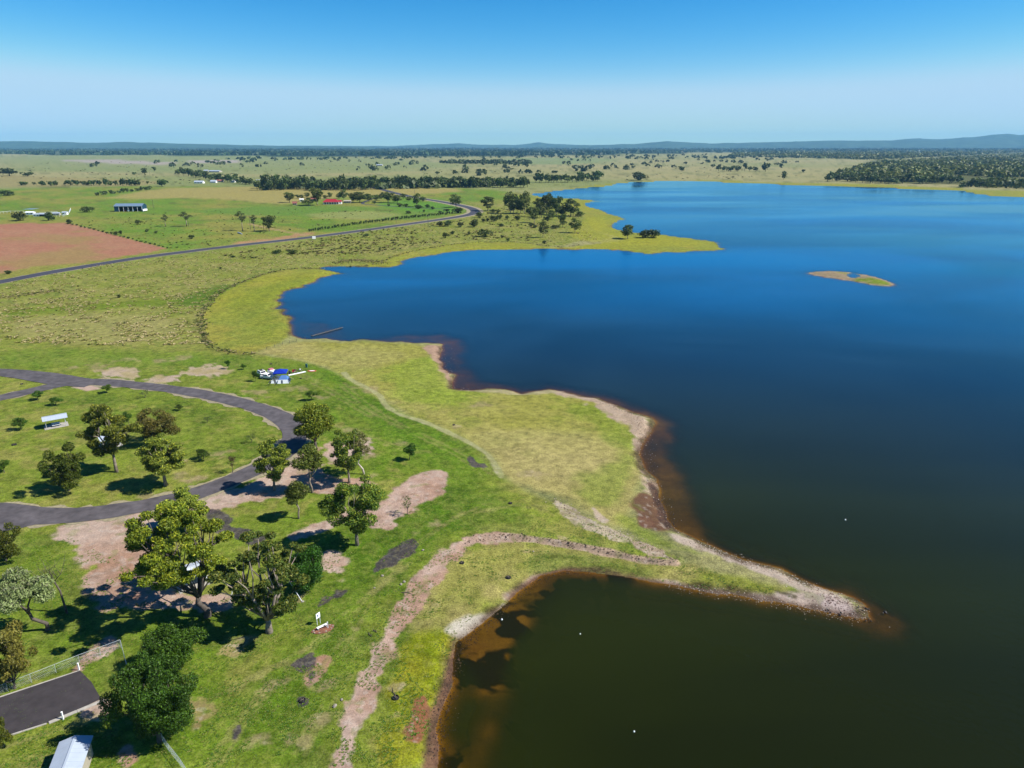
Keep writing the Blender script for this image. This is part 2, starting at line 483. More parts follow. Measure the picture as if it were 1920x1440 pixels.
def foliage_material(name, hue=0.0, trans=.25, var=.28):
    m, n, l = nodes(name)
    out = n.new('ShaderNodeOutputMaterial')
    at = n.new('ShaderNodeAttribute'); at.attribute_name = 'Col'
    oi = n.new('ShaderNodeObjectInfo')
    mr = n.new('ShaderNodeMapRange'); mr.inputs[3].default_value = 1 - var; mr.inputs[4].default_value = 1 + var
    l.new(oi.outputs['Random'], mr.inputs[0])
    sc = n.new('ShaderNodeVectorMath'); sc.operation = 'SCALE'; l.new(at.outputs['Color'], sc.inputs[0]); l.new(mr.outputs[0], sc.inputs['Scale'])
    hs = n.new('ShaderNodeHueSaturation')
    h2 = n.new('ShaderNodeMath'); h2.operation = 'MULTIPLY'; h2.inputs[1].default_value = 7.31; l.new(oi.outputs['Random'], h2.inputs[0])
    h3 = n.new('ShaderNodeMath'); h3.operation = 'FRACT'; l.new(h2.outputs[0], h3.inputs[0])
    h4 = n.new('ShaderNodeMapRange'); h4.inputs[3].default_value = .475 + hue; h4.inputs[4].default_value = .515 + hue; l.new(h3.outputs[0], h4.inputs[0])
    l.new(h4.outputs[0], hs.inputs['Hue']); l.new(sc.outputs[0], hs.inputs['Color'])
    d = n.new('ShaderNodeBsdfPrincipled'); d.inputs['Roughness'].default_value = .55; d.inputs['Specular IOR Level'].default_value = .25
    t = n.new('ShaderNodeBsdfTranslucent')
    l.new(hs.outputs[0], d.inputs['Base Color']); l.new(hs.outputs[0], t.inputs['Color'])
    mx = n.new('ShaderNodeMixShader'); mx.inputs[0].default_value = trans
    l.new(d.outputs[0], mx.inputs[1]); l.new(t.outputs[0], mx.inputs[2]); l.new(mx.outputs[0], out.inputs[0])
    return m
M_GROUND = ground_material()
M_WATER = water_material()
M_LEAF = foliage_material('gum_foliage')
M_TUFT = foliage_material('tussock_grass', 0, .2, .0)
# ------------------------------------------------------------------ terrain sheet
def build_grid():
    th_d = np.linspace(-math.radians(48), math.radians(48), 800)
    # denser towards even image spacing
    side = np.linspace(math.radians(48), 2 * math.pi - math.radians(48), 60)[1:-1]
    th = np.concatenate([th_d, side])
    k = F_PX * CAM_H
    inv = np.arange(1 / (42.0 * Q), 1 / (5200.0 * Q), -2.3 / k)
    r = np.concatenate([np.array([3, 8, 14, 20, 26, 31, 35, 38.5]) * Q, 1 / inv, np.array([6200, 7400, 9000, 11000, 13000, 15000]) * Q])
    R_, T_ = np.meshgrid(r, th, indexing='ij')
    return R_, T_, len(r), len(th)
R_, T_, NR, NT = build_grid()
GX = (R_ * np.sin(T_)).ravel(); GY = (R_ * np.cos(T_)).ravel(); GR = R_.ravel()
GS = sd_land(GX, GY)
GZ = height(GX, GY, GS)
idx = np.arange(NR * NT).reshape(NR, NT)
a = idx[:-1, :]; b = idx[1:, :]
a2 = np.roll(a, -1, 1); b2 = np.roll(b, -1, 1)
GF = np.stack([a.ravel(), b.ravel(), b2.ravel(), a2.ravel()], 1)[:, ::-1]

# ---- albedo of the land
C = np.zeros((len(GX), 3)); G = np.ones(len(GX))           # colour, grassiness
nA = fbm(GX, GY, 60, 21, 4); nB = fbm(GX, GY, 14, 22, 5); nC = fbm(GX, GY, 4, 23, 4); nD = fbm(GX, GY, 250, 24, 4); nE = fbm(GX, GY, 1.6, 25, 3)
nF = fbm(GX, GY * 2.6, 900, 26, 4)
def mixc(c0, c1, t): t = np.clip(t, 0, 1)[:, None]; return c0 * (1 - t) + c1 * t
def paint(sd, col, feather=1.0, rough=1.0, nz=None, alpha=1.0, grass=None):
    """lay a patch of ground colour inside sd>0 with an uneven edge"""
    global C, G
    nz = (nB * .5 + nC * .5) if nz is None else nz
    m = sstep(-feather, feather, sd + nz * rough) * alpha
    col = np.asarray(col)
    C = C * (1 - m[:, None]) + col * m[:, None]
    if grass is not None: G = G * (1 - m) + grass * m
    return m
def ppoly(pts, cap=90, sm=2): return sdf_poly(smooth_poly(poly(pts), n=sm), GX, GY, cap=cap)
def pline(pts, cap=60): return sdf_poly(smooth_poly(poly(pts), closed=False, n=2), GX, GY, closed=False, cap=cap)

# far plains: dry straw paddocks with green ones between
C[:] = mixc(A(192, 184, 126), A(158, 170, 100), .5 + .9 * nF + .25 * nD)
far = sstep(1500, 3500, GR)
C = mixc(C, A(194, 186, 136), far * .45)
C = mixc(C, A(110, 122, 70), sstep(.2, .7, nB + .5 * fbm(GX, GY * 2, 35, 33, 3)) * .5)
m = paint(ppoly([(0,292),(330,288),(560,293),(800,300),(900,315),(600,330),(300,325),(0,318)], 2500), A(158,172,108), 90, 60, nD, .7)
m = paint(ppoly([(930,296),(1130,296),(1180,304),(1000,310),(930,306)], 2500), A(150,172,112), 60, 40, nD, .7)
paint(ppoly([(100,299),(240,300),(360,307),(260,309),(130,303)], 2500), A(205,190,178), 25, 30, nD, .9, .2)
paint(ppoly([(350,300),(455,300),(460,306),(350,306)], 2500), A(212,196,190), 20, 20, nD, .8, .2)
# paddocks behind the highway
green = mixc(A(122, 162, 48), A(168, 166, 76), .45 + nA * .7 + nB * .5)
green = mixc(green, A(112, 118, 60), sstep(.25, .8, fbm(GX, GY * 2.2, 22, 34, 4)) * .45)
paint(ppoly([(-300,395),(0,352),(120,352),(250,350),(310,349),(460,350),(700,352),(900,352),(1010,368),(1095,383),(1150,430),(900,440),(700,500),(400,700),(-400,900)], 1500), green, 12, 14, nA)
paint(ppoly([(170,374),(300,352),(460,350),(640,352),(860,352),(880,362),(640,368),(530,386),(420,372),(290,372)], 900), A(192,178,104), 9, 8, nA, .95)
paint(ppoly([(-200,336),(0,328),(160,334),(300,338),(300,348),(120,350),(-200,354)], 1200), A(184,170,112), 12, 14, nA, .8)
paint(ppoly([(340,395),(520,385),(640,386),(820,395),(860,402),(780,414),(640,408),(420,402)], 500), A(118,160,60), 8, 8, nA, .8)
paint(ppoly([(700,378),(800,375),(880,392),(850,400),(740,394)], 300), A(106,168,52), 6, 6, nA, .8)
paint(ppoly([(560,400),(700,395),(760,404),(700,412),(580,410)], 300), A(196,190,120), 8, 8, nA, .5)
# fence lines and worn edges between the paddocks
for ln, w_ in (([(0,352),(120,351),(250,349),(340,348),(460,350)], 3), ([(290,373),(420,372),(520,386),(640,388)], 2.5), ([(0,336),(160,334),(330,337)], 4), ([(700,392),(780,398),(850,402)], 1.0), ([(0,372),(120,375),(280,380),(420,384)], 2.2), ([(560,399),(700,394),(820,396)], 1.0), ([(900,372),(980,371),(1000,368)], 2), ([(600,330),(800,326),(1000,331),(1300,325),(1540,331)], 4), ([(0,318),(300,316),(500,322)], 5), ([(150,409),(300,412),(440,430)], 1.2), ([(1000,385),(930,380),(870,372),(800,366)], 2)):
    paint(pline(ln, 40) + w_, A(104, 108, 58), w_ * .5, w_ * 1.2, nB, .5)
# red ploughed paddock
red = mixc(A(198, 138, 108), A(204, 152, 118), .5 + nB * .5 + .4 * nC)
red = mixc(red, A(182, 158, 96), sstep(.25, .8, nA + .3 * nB) * .75)
paint(sdf_poly(poly([(-900,455),(-400,428),(0,420),(110,418),(130,419),(200,437),(312,466),(280,474),(150,493),(60,501),(0,513),(-500,560),(-1400,640)]), GX, GY, cap=60), red, 1.2, 1.0, None, 1, .25)
# verge soil
for pp in ([(432,455),(480,450),(520,446),(560,437),(600,436),(560,446),(500,453),(440,460)],):
    paint(ppoly(pp, 60), A(208,160,118), 2.5, 3.5, None, .9, .2)
paint(pline([(468,420),(500,428),(545,436),(570,440)]) + 2.2, A(202,172,120), .8, .5, None, .9, .2)
# rough tussock pasture between highway and shore
rough = mixc(A(152, 164, 62), A(180, 174, 98), .45 + nB * .5 + nC * .4)
rough = mixc(rough, A(116, 140, 44), sstep(.1, .7, nC + .5 * nE) * .7)
ROUGH = [(-700,700),(-400,600),(0,533),(200,492),(480,461),(640,440),(800,417),(880,404),(900,395),(860,382),(960,372),(1080,384),(1095,400),(1110,432),(1160,448),(1080,452),(1050,465),(960,452),(860,455),(760,470),(700,495),(600,503),(520,505),(450,530),(400,560),(378,600),(383,640),(395,655),(300,655),(120,650),(0,645),(-500,640)]
mR = paint(ppoly(ROUGH, 80), rough, 2.0, 2.5)
paint(ppoly([(0,583),(120,575),(260,563),(340,560),(430,545),(410,565),(330,572),(240,576),(120,585),(20,594)], 60), A(124,150,34), 2.5, 3, None, .85)
paint(ppoly([(330,560),(380,545),(430,532),(445,540),(400,560),(370,580),(340,575)], 60), A(96,134,30), 3, 3, None, .8)
paint(ppoly([(50,590),(250,590),(330,600),(320,640),(100,645),(0,630)], 80), A(186,178,110), 5, 6, None, .6)
paint(pline([(0,536),(100,515),(250,492),(400,473),(560,452),(720,432),(860,408)]) + 4.0, A(150,170,70), 3, 2, None, .6)
# yellow-green foreshore flats
yel = mixc(A(174, 176, 58), A(158, 168, 66), .5 + nA * .8 + nB * .3)
yel = mixc(yel, A(194, 178, 78), sstep(.1, .8, nB + nA * .4) * .5)
FORE = [(378,602),(400,562),(450,532),(520,507),(600,503),(700,495),(760,470),(860,455),(960,452),(1050,466),(1100,459),(1180,450),(1160,444),(1108,432),(1095,400),(1080,386),(990,378),(1000,366),(1090,350),(1160,342),(1280,338),(1500,342),(1700,348),(1920,360),(2400,380),(2400,460),(1360,470),(900,500),(640,512),(545,590),(550,634),(480,660),(440,666),(400,652),(382,630)]
paint(ppoly(FORE, 60), yel, 1.5, 1.6)
paint(ppoly([(1100,405),(1150,410),(1120,430),(1180,445),(1240,442),(1340,458),(1280,465),(1100,455),(1060,440)], 60), A(186,186,56), 5, 5, None, .6)
paint(ppoly([(430,560),(520,530),(600,515),(560,540),(520,560),(500,580),(540,610),(500,640),(440,600)], 60), A(138,160,44), 5, 6, None, .55)
paint(pline([(0,0),(1,1)], 1), A(0,0,0), 1)     # no-op
# dark scarp between pasture and foreshore
for ln, w, al in (([(700,497),(760,474),(860,457),(960,453),(1050,466),(1090,460),(1130,452)], .7, .5), ([(450,532),(520,508),(600,504),(690,498)], .8, .5), ([(375,600),(380,625),(386,640),(396,652),(440,664),(478,664)], .9, .6)):
    paint(pline(ln) + w, A(112,104,62), .6, 1.4, nC, al)
# lawn in the foreground
lawn = mixc(A(112, 146, 34), A(150, 164, 60), .5 + nA * .8 + nB * .5)
lawn = mixc(lawn, A(74, 118, 14), sstep(.0, .7, nB + nC * .5) * .6)
lawn = mixc(lawn, A(176, 172, 88), sstep(.1, .7, nC * .6 + nA * .6 + nE * .35) * .7)
LAWN = [(-900,640),(0,648),(180,652),(300,660),(390,658),(440,668),(480,664),(560,676),(610,690),(640,705),(700,738),(740,770),(800,795),(860,815),(920,850),(935,880),(950,900),(1000,930),(1040,945),(1080,980),(1150,1010),(1260,1040),(1280,1050),(1000,1300),(700,2200),(-1500,2600),(-1600,900)]
paint(ppoly(LAWN, 200), lawn, 1.5, 1.4)
# dark lush strip along the old shore and near bank
paint(ppoly([(560,680),(610,692),(650,712),(700,745),(750,785),(830,812),(900,840),(930,880),(940,910),(880,930),(800,900),(700,800),(640,730),(590,700)], 60), A(92,142,16), 4, 6, None, .55)
paint(ppoly([(560,1020),(700,960),(880,900),(960,930),(1040,980),(900,990),(830,1020),(740,1110),(660,1260),(620,1440),(400,1440),(430,1300),(560,1190),(600,1100)], 80), A(80,128,8), 4, 6, None, .6)
paint(ppoly([(0,650),(300,662),(560,680),(620,720),(500,700),(300,680),(100,690),(0,690)], 80), A(120,156,44), 5, 6, None, .5)
paint(ppoly([(0,1010),(100,990),(190,1120),(380,1150),(600,1060),(640,1120),(480,1240),(300,1300),(0,1300)], 80), A(82,130,8), 4, 6, None, .5)
# pale dry plateau
plat = mixc(A(178, 176, 82), A(196, 184, 112), .5 + nA * .5 + nB * .5)
plat = mixc(plat, A(146, 164, 50), sstep(.1, .9, nB * .8 - nA * .4 + nC * .3) * .6)
PLAT = [(470,662),(560,640),(640,641),(720,643),(800,646),(825,660),(838,700),(845,730),(950,736),(1000,736),(1050,736),(1130,752),(1200,785),(1225,795),(1200,820),(1205,850),(1215,900),(1190,930),(1180,960),(1200,1000),(1120,975),(1060,930),(1000,915),(950,900),(930,860),(880,825),(800,790),(740,760),(700,738),(640,700),(600,685),(540,672)]
paint(ppoly(PLAT, 80), plat, 2.0, 2.5)
paint(ppoly([(900,800),(1100,810),(1180,850),(1150,900),(1040,905),(960,880),(900,840)], 60), A(206,192,126), 6, 6, None, .5)
paint(ppoly([(560,655),(700,650),(800,660),(700,700),(600,680)], 60), A(196,188,112), 6, 6, None, .5)
paint(ppoly([(700,690),(800,665),(835,700),(845,730),(900,738),(840,760),(760,760),(720,725)], 60), A(150,180,48), 4, 5, None, .6)
paint(ppoly([(1050,742),(1130,760),(1190,800),(1190,900),(1130,960),(1060,925),(1180,850),(1120,800),(1000,745)], 60), A(140,166,48), 3, 5, None, .6)
# spit and bay foreshore
paint(ppoly([(960,1010),(1100,1030),(1260,1055),(1320,1060),(1450,1090),(1520,1125),(1440,1122),(1280,1098),(1160,1076),(1050,1062),(960,1100),(900,1160),(820,1200),(780,1180),(800,1100),(860,1040)], 60),
      mixc(A(146,156,58), A(186,176,104), .5 + nC * .6 + nB * .4), 1.5, 1.8)
paint(ppoly([(880,1035),(960,1020),(1010,1040),(950,1060),(870,1110),(820,1110)], 40), A(176,176,84), 2, 2, None, .7)
paint(ppoly([(1010,1030),(1120,1045),(1240,1070),(1180,1080),(1060,1060),(980,1075)], 40), A(92,128,26), 1.5, 2.2, None, .55)
paint(ppoly([(900,985),(1040,1000),(1200,1040),(1130,1026),(1000,1005),(900,1000)], 40), A(158,168,78), 2, 2, None, .7)
paint(ppoly([(1180,960),(1215,1000),(1280,1030),(1330,1040),(1250,1030),(1180,1000),(1150,970)], 40), A(150,172,56), 1.5, 2, None, .7)
paint(ppoly([(1480,1085),(1520,1100),(1520,1120),(1490,1120),(1470,1100)], 20), A(122,146,40), .8, .8, None, .8)
paint(ppoly([(760,1190),(860,1180),(845,1240),(820,1320),(800,1440),(700,1440),(740,1300)], 40), mixc(A(132,150,20), A(172,170,44), .5 + nC * .8), 1.2, 1.5)
paint(ppoly([(745,1300),(780,1260),(800,1300),(780,1440),(700,1440)], 40), A(150,160,40), 1, 1.6, None, .5)
# bare pale margins
for pp, c, f, r, al in (
  ([(1050,728),(1130,748),(1200,776),(1232,795),(1205,820),(1212,870),(1225,905),(1245,950),(1220,930),(1190,905),(1195,870),(1180,800),(1120,760),(1040,738)], A(216,190,164), .9, 2.4, .95),
  ([(1180,940),(1205,920),(1240,935),(1252,975),(1262,994),(1235,998),(1205,985),(1190,965)], A(128,92,72), .8, .8, .95),
  ([(1200,968),(1215,968),(1228,985),(1222,994),(1200,990),(1194,978)], A(140,102,80), .5, .4, 1),
  ([(1260,996),(1330,1022),(1450,1064),(1550,1105),(1625,1150),(1560,1140),(1520,1115),(1430,1078),(1330,1046),(1250,1010)], A(222,202,182), .8, 1.5, .95),
  ([(1180,1078),(1300,1092),(1400,1108),(1480,1112),(1540,1112),(1622,1150),(1600,1158),(1500,1140),(1340,1113),(1200,1090)], A(222,200,184), .8, 1.0, .95),
  ([(1530,1105),(1622,1150),(1600,1158),(1540,1145)], A(226,206,196), .8, .5, 1),
  ([(825,1180),(870,1160),(930,1140),(955,1128),(905,1170),(880,1188),(850,1190)], A(236,226,206), .6, .9, .95),
  ([(945,1115),(985,1085),(1020,1070),(1005,1090),(965,1120)], A(196,168,150), .6, .8, .9),
  ([(790,648),(828,645),(826,660),(846,705),(850,728),(838,715),(822,680),(800,660)], A(206,170,146), .8, 1.5, .95),
  ([(850,728),(950,733),(1020,728),(1060,733),(1000,742),(900,736)], A(210,196,150), .5, .8, .8),
  ([(700,1140),(745,1165),(735,1190),(700,1200)], A(214,180,156), .6, 1, .0)):
    paint(ppoly(pp, 30), c, f, r, nC, al, .15)
# tracks and bare pink ground
dust = mixc(A(228, 202, 182), A(204, 186, 136), .45 + nC * .8)
pink = mixc(A(236, 208, 190), A(212, 172, 148), .5 + nB * .5 + nC * .4 + nE * .2)
tan_ = mixc(A(204, 158, 130), A(230, 202, 182), .5 + nB * .8 + nC * .3)
for pp, f, r, c in (
  ([(96,988),(180,976),(320,956),(420,930),(490,900),(530,878),(560,850),(580,835),(602,852),(600,885),(630,898),(692,900),(694,916),(600,924),(545,926),(480,940),(410,950),(384,962),(340,966),(305,985),(272,1030),(300,1052),(268,1080),(280,1096),(370,1128),(365,1136),(280,1132),(200,1138),(195,1118),(165,1103),(172,1085),(168,1062),(150,1040),(128,1012)], .5, 1.3, tan_),
  ([(692,990),(700,962),(742,922),(778,892),(820,880),(842,890),(838,908),(808,936),(778,950),(745,972),(738,992),(715,992)], .4, .9, pink),
  ([(852,1022),(826,1040),(800,1062),(780,1085),(762,1110),(748,1150),(732,1165),(716,1195),(692,1235),(672,1280),(656,1330),(640,1370),(630,1440),(610,1640),(640,1640),(656,1440),(666,1380),(692,1330),(702,1290),(726,1245),(742,1205),(748,1180),(772,1158),(790,1128),(818,1085),(846,1046),(872,1022),(900,1014),(960,1012),(960,1005),(880,1006)], .35, .8, pink),
  ([(540,1002),(600,984),(645,966),(645,978),(605,998),(560,1010)], .4, .7, pink),
  ([(600,1045),(648,1060),(640,1078),(606,1072)], .4, .9, pink),
  ([(620,830),(690,820),(700,850),(640,870),(600,860)], .6, 2.0, pink),
  ([(180,700),(215,690),(262,694),(258,706),(210,712),(185,708)], .8, 3.2, dust),
  ([(345,694),(400,684),(425,690),(420,704),(360,706)], .8, 3.2, dust),
  ([(270,712),(340,700),(345,716),(290,718)], .8, 3.2, dust),
  ([(130,724),(185,724),(190,731),(150,731)], .4, 1.2, pink),
  ([(600,1030),(640,1040),(655,1056),(640,1066),(612,1060)], .4, .6, tan_),
  ([(280,1100),(370,1122),(420,1120),(430,1140),(370,1145),(290,1140),(200,1142),(205,1120)], .4, .9, tan_),
  ([(625,965),(690,950),(700,960),(650,975)], .4, .7, pink),
  ([(1042,938),(1062,954),(1100,974),(1140,994),(1180,1012),(1175,1018),(1130,1002),(1090,985),(1055,965)], .3, .8, A(222,206,172)),
  ([(1112,950),(1125,968),(1140,978),(1130,982),(1115,968)], .3, .4, A(222,200,172)),
  ([(1180,1012),(1225,1030),(1270,1050),(1250,1052),(1200,1035)], .3, .8, A(206,184,154)),
  ([(380,1310),(390,1345),(360,1370),(345,1330)], .5, 1.2, A(186,172,108)),
  ([(595,1235),(622,1232),(612,1250),(595,1278),(572,1278),(590,1255)], .25, .5, tan_),
  ([(410,1228),(425,1210),(450,1215),(440,1228)], .3, .6, A(196,180,120)),
  ([(780,1320),(795,1310),(790,1390),(775,1385)], .3, .6, A(168,112,80)),
  ([(190,1200),(215,1195),(210,1225),(160,1245),(150,1262),(140,1250)], .3, .5, tan_),
  ([(155,1330),(200,1310),(205,1345),(180,1350)], .3, .4, tan_),
  ([(235,1400),(250,1420),(245,1440),(230,1430)], .3, .5, tan_)):
    paint(ppoly(pp, 30) + .45, c, f, r * 1.2, nC * .7 + nE * .6, .97, .12)
# scattered small bare patches on the lawn
rs = np.random.RandomState(7)
spots = [(180,690,14),(340,672,10),(300,676,9),(240,676,9),(140,690,6),(85,720,6),(355,905,14),(330,895,10),(410,850,12),(365,900,10),(330,865,9),(275,930,12),(85,845,5),(690,730,12),(650,810,12),(610,745,12),(480,735,10),(545,730,12),(500,745,8),(820,1135,6),(640,1090,8),(700,1270,8),(735,1345,14),(748,1290,10),(730,1230,12),(600,1345,16),(660,1180,10),(640,1230,10),(560,1120,8),(990,1030,6),(1050,1010,8),(560,1395,14),(520,1280,14),(450,1200,12),(470,1390,18),(610,1290,14),(820,985,12),(780,1000,8),(700,895,12),(905,760,12),(860,800,8),(1000,890,14),(300,1000,0),(570,885,8),(760,835,8),(690,860,10)]
trks = [([(690,1128),(672,1160),(650,1200),(612,1252)], .5), ([(560,1420),(600,1340),(650,1270)], .4), ([(400,1440),(470,1330),(560,1240),(640,1160)], .45), ([(700,1110),(760,1040),(830,985),(900,950)], .4),
  ([(420,1300),(520,1250),(600,1200),(690,1120),(760,1060)], .5), ([(120,1440),(60,1425),(0,1430)], .6), ([(0,1405),(90,1372),(170,1352)], .6), ([(640,800),(720,835),(800,850)], .4), ([(840,1120),(800,1150),(770,1190)], .3),
  ([(1130,985),(1060,960),(980,948),(900,960)], .3), ([(640,720),(700,770),(770,810),(860,850),(910,890)], .5), ([(560,700),(620,735),(700,780)], .5)]
for tp, w_ in trks:
    for off in (-.9, .9):
        sl = smooth_poly(poly(tp), closed=False, n=2); sl = sl + np.array([off * .8, off * .6])
        paint(sdf_poly(sl, GX, GY, closed=False, cap=10) + w_ * .8, A(170,168,96), .35, .7, nC * .6 + nE * .6, .5)
for (px, py, w) in spots:
    if w:
        cx, cy = PT(px, py); rr_ = w * math.hypot(cx, cy) / F_PX * 1.1
        d = rr_ - np.hypot((GX - cx) * .8, GY - cy)
        paint(d, A(196,176,130), rr_ * .6, rr_ * 1.3, nC * .8 + nE * .6, .6, .3)
# worn asphalt and charcoal patches
for pp in ([(695,1080),(705,1058),(722,1040),(748,1018),(770,1012),(790,1020),(782,1034),(758,1048),(730,1062),(702,1078)],
           [(550,1245),(565,1232),(588,1220),(592,1235),(582,1258),(560,1258)], [(574,1268),(590,1262),(588,1278),(576,1278)],
           [(385,955),(420,962),(445,975),(430,988),(480,992),(505,1008),(500,1024),(462,1020),(420,1005),(388,988)],
           [(592,1140),(605,1122),(645,1106),(650,1116),(620,1128),(600,1142)], [(874,856),(884,854),(894,868),(915,868),(912,878),(880,878)],
           [(552,1318),(562,1306),(582,1308),(578,1322),(562,1328)], [(438,1388),(446,1360),(455,1368),(448,1380)], [(0,0),(1,0),(1,1)]):
    if pp[0] != (0,0):
        paint(ppoly(pp, 20), A(88,80,88), .15, .9, nC * .6 + nE * .6, .93, .75)
# mown-edge track along the old shore
for ln, w, al, c in (([(645,700),(655,712),(690,728),(712,740),(722,760),(750,778),(790,790),(820,802),(850,815),(890,835),(920,855),(935,885),(940,895)], .75, .9, A(196,196,136)),
                  ([(480,662),(520,652),(560,640)], .5, .5, A(150,160,90)),
                  ([(1060,1068),(1160,1078),(1260,1094)], .4, .5, A(200,180,140)),
                  ([(1400,1096),(1450,1106),(1490,1117)], .2, .8, A(90,84,50)),
                  ([(800,1440),(815,1330),(835,1250),(870,1195),(930,1150),(975,1110),(1040,1070),(1120,1072)], .0, .0, A(0,0,0))):
    paint(pline(ln, 20) + w, c, .25, .5, nC, al, .3)
mb_ = paint(pline([(900,1010),(960,1007),(1010,1012),(1060,1020),(1120,1031),(1180,1045),(1230,1053),(1268,1054)], 20) + .85, A(214,184,160), .3, .5, nC, .9, .1)
paint(pline([(640,690),(690,735)], 1), A(0,0,0), 1, alpha=0)
# pebbly speckle on every bare patch near the camera
spk = sstep(.35, .75, nE) * sstep(260, 120, GR) * (1 - G)
C = mixc(C, A(140, 112, 90), spk * .35)
spl = sstep(.4, .8, fbm(GX, GY, .9, 77, 2)) * sstep(260, 120, GR) * (1 - G)
C = mixc(C, A(240, 228, 212), spl * .4)
tuftn = sstep(.5, .8, fbm(GX, GY, 2.2, 78, 3)) * sstep(300, 150, GR) * (1 - G) * (GS > 1.2)
C = mixc(C, A(128, 150, 50), tuftn * .4)
# wet margin and lake bed
wet = sstep(2.2, .3, GS + nC * 1.3) * sstep(-1.0, .2, GS)
wetcol = mixc(A(84, 64, 52), A(140, 108, 84), .5 + nC)
wsel = sstep(500, 200, GR)
C = mixc(C, wetcol, wet * (.25 + .6 * sstep(700, 250, GR)))
paint(ppoly([(792,1440),(800,1380),(815,1320),(830,1265),(850,1215),(880,1188),(905,1172),(890,1190),(866,1215),(855,1270),(840,1330),(830,1400),(822,1520),(790,1520)], 30),
      mixc(A(104,80,66), A(150,112,88), .5 + nE * .8), .5, .7, nC, .95, .2)
paint(ppoly([(955,1120),(975,1098),(1005,1078),(1050,1062),(1100,1062),(1060,1068),(1015,1084),(985,1100),(968,1118)], 30), mixc(A(104,78,64), A(140,104,84), .5 + nE * .8), .4, .5, nC, .9, .2)
paint(ppoly([(1220,900),(1240,925),(1252,955),(1262,992),(1245,990),(1228,940),(1212,910)], 30), mixc(A(76,58,54), A(120,90,76), .5 + nE * .8), .4, .7, nC, .9, .2)
bed = mixc(A(204, 160, 70), A(176, 130, 74), .5 + nB * .8)
bed2 = mixc(A(176, 118, 88), A(150, 104, 82), .5 + nB * .8)
bed = mixc(bed, bed2, sstep(120 * Q, 150 * Q, GY))
weed = sstep(.24, .46, fbm(GX + nC * 2, GY, 6.5, 31, 4) + .25 * sstep(-1, -5, GS))
bay = sstep(2, -2, sdf_poly(poly([(800,1600),(850,1200),(1000,1040),(1200,1080),(1000,1350),(1000,1700)], 0), GX, GY, cap=100) * -1)
weed = weed * (.25 + .75 * bay)
bed = mixc(bed, A(28, 34, 12), weed * .97)
under = GS <= 0
C[under] = bed[under]
G = np.where(under, 0, G)
# island and far forest floor
mi = sdf_poly(ISLAND, GX, GY, cap=60)
isl = mixc(A(180,160,128), A(138,162,40), sstep(.0, .4, nB * .8 + .15 + .0 * nA))
C = np.where((mi > 0)[:, None], mixc(isl, A(186, 164, 140), sstep(4, 1, mi)), C)
ff = poly([(-900,291),(0,289),(200,291),(480,292),(520,295),(900,294),(1000,292),(1270,288),(1400,284),(1460,294),(1600,290),(1920,283),(2600,283),(2600,272.8),(-900,272.8)], 0)
paint(sdf_poly(ff, GX, GY), A(46,66,36), 60, 80, nD, 1, .4)
FOREST_R = [(1548,333),(1600,315),(1640,300),(1720,298),(1800,290),(1920,283),(2300,283),(2500,360),(1920,354),(1850,350),(1780,345),(1700,345),(1620,340)]
paint(sdf_poly(poly(FOREST_R), GX, GY), A(96,104,56), 12, 14, nA, .9)
C = np.clip(C, 0.003, .8)
land = mesh_np('ground', np.stack([GX, GY, GZ], 1), GF, M_GROUND, cols={'Col': C, 'grass': G}, smooth=True)
tag(land, kind='structure')

# ------------------------------------------------------------------ lake surface
fs = GS[GF].min(1)
sel = (fs < 1.5 + spacing(GR[GF[:, 0]]) * 1.2) & (GR[GF].max(1) < 9000 * Q) & (GR[GF].min(1) > 2)
WF = GF[sel]
used, inv_ = np.unique(WF, return_inverse=True)
wv = np.stack([GX[used], GY[used], np.zeros(len(used))], 1)
wdep = np.maximum(0, -GZ[used])
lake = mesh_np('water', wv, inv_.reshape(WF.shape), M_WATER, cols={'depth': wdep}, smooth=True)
tag(lake, kind='structure')

# ------------------------------------------------------------------ hills on the horizon
M_HILL = simple('wooded_hill', (.035, .06, .03), .95, noise=.35, scale=.004, spec=.05)
def ridge(pts, D, depth, name='hills'):
    D *= Q; depth *= Q
    a = np.array(pts, float)
    xs = np.linspace(a[0, 0], a[-1, 0], 260)
    ys = np.interp(xs, a[:, 0], a[:, 1])
    ys = ys + (vnoise(xs / 22, xs * 0, 3) - .5) * .9 + (vnoise(xs / 7, xs * 0, 5) - .5) * .4
    V = []; rows = 7
    for k in range(rows):
        t = k / (rows - 1); prof = math.sin(math.pi * t) ** 1.2
        Yk = D + (t - .5) * depth
        for x, y in zip(xs, ys):
            X = (x - 960) / F_PX * (D / (cp_ + (720 - 272) / F_PX * sp_)) * (Yk / D)
            top = ZH(D, y)
            V.append((X, Yk, -5 + (top + 5) * prof * (.85 + .3 * float(_hash(np.array([int(x / 30)]), np.array([k]), 5)[0]) if 0 < k < rows - 1 and k != 3 else 1)))
    n = len(xs); F = []
    for k in range(rows - 1):
        for i in range(n - 1):
            F.append((k * n + i, k * n + i + 1, (k + 1) * n + i + 1, (k + 1) * n + i))
    o = mesh_np(name, np.array(V), np.array(F), M_HILL, smooth=True)
    tag(o, kind='structure')
ridge([(-900,268),(0,265),(40,264.4),(100,266),(180,268),(235,266),(270,267),(330,269),(420,271),(560,274),(700,276)], 10500, 3000)
ridge([(-300,270),(560,273),(730,274),(790,271),(860,269),(900,271),(960,272),(985,270),(1010,266.5),(1035,270),(1100,272),(1400,274)], 13600, 1600)
ridge([(1000,275),(1130,271.5),(1200,269.5),(1225,267),(1250,264.5),(1275,266.5),(1330,269),(1440,266.5),(1500,265),(1560,263.5),(1620,263.5),(1700,262.5),(1760,263),(1850,261),(2400,258)], 12000, 2000)
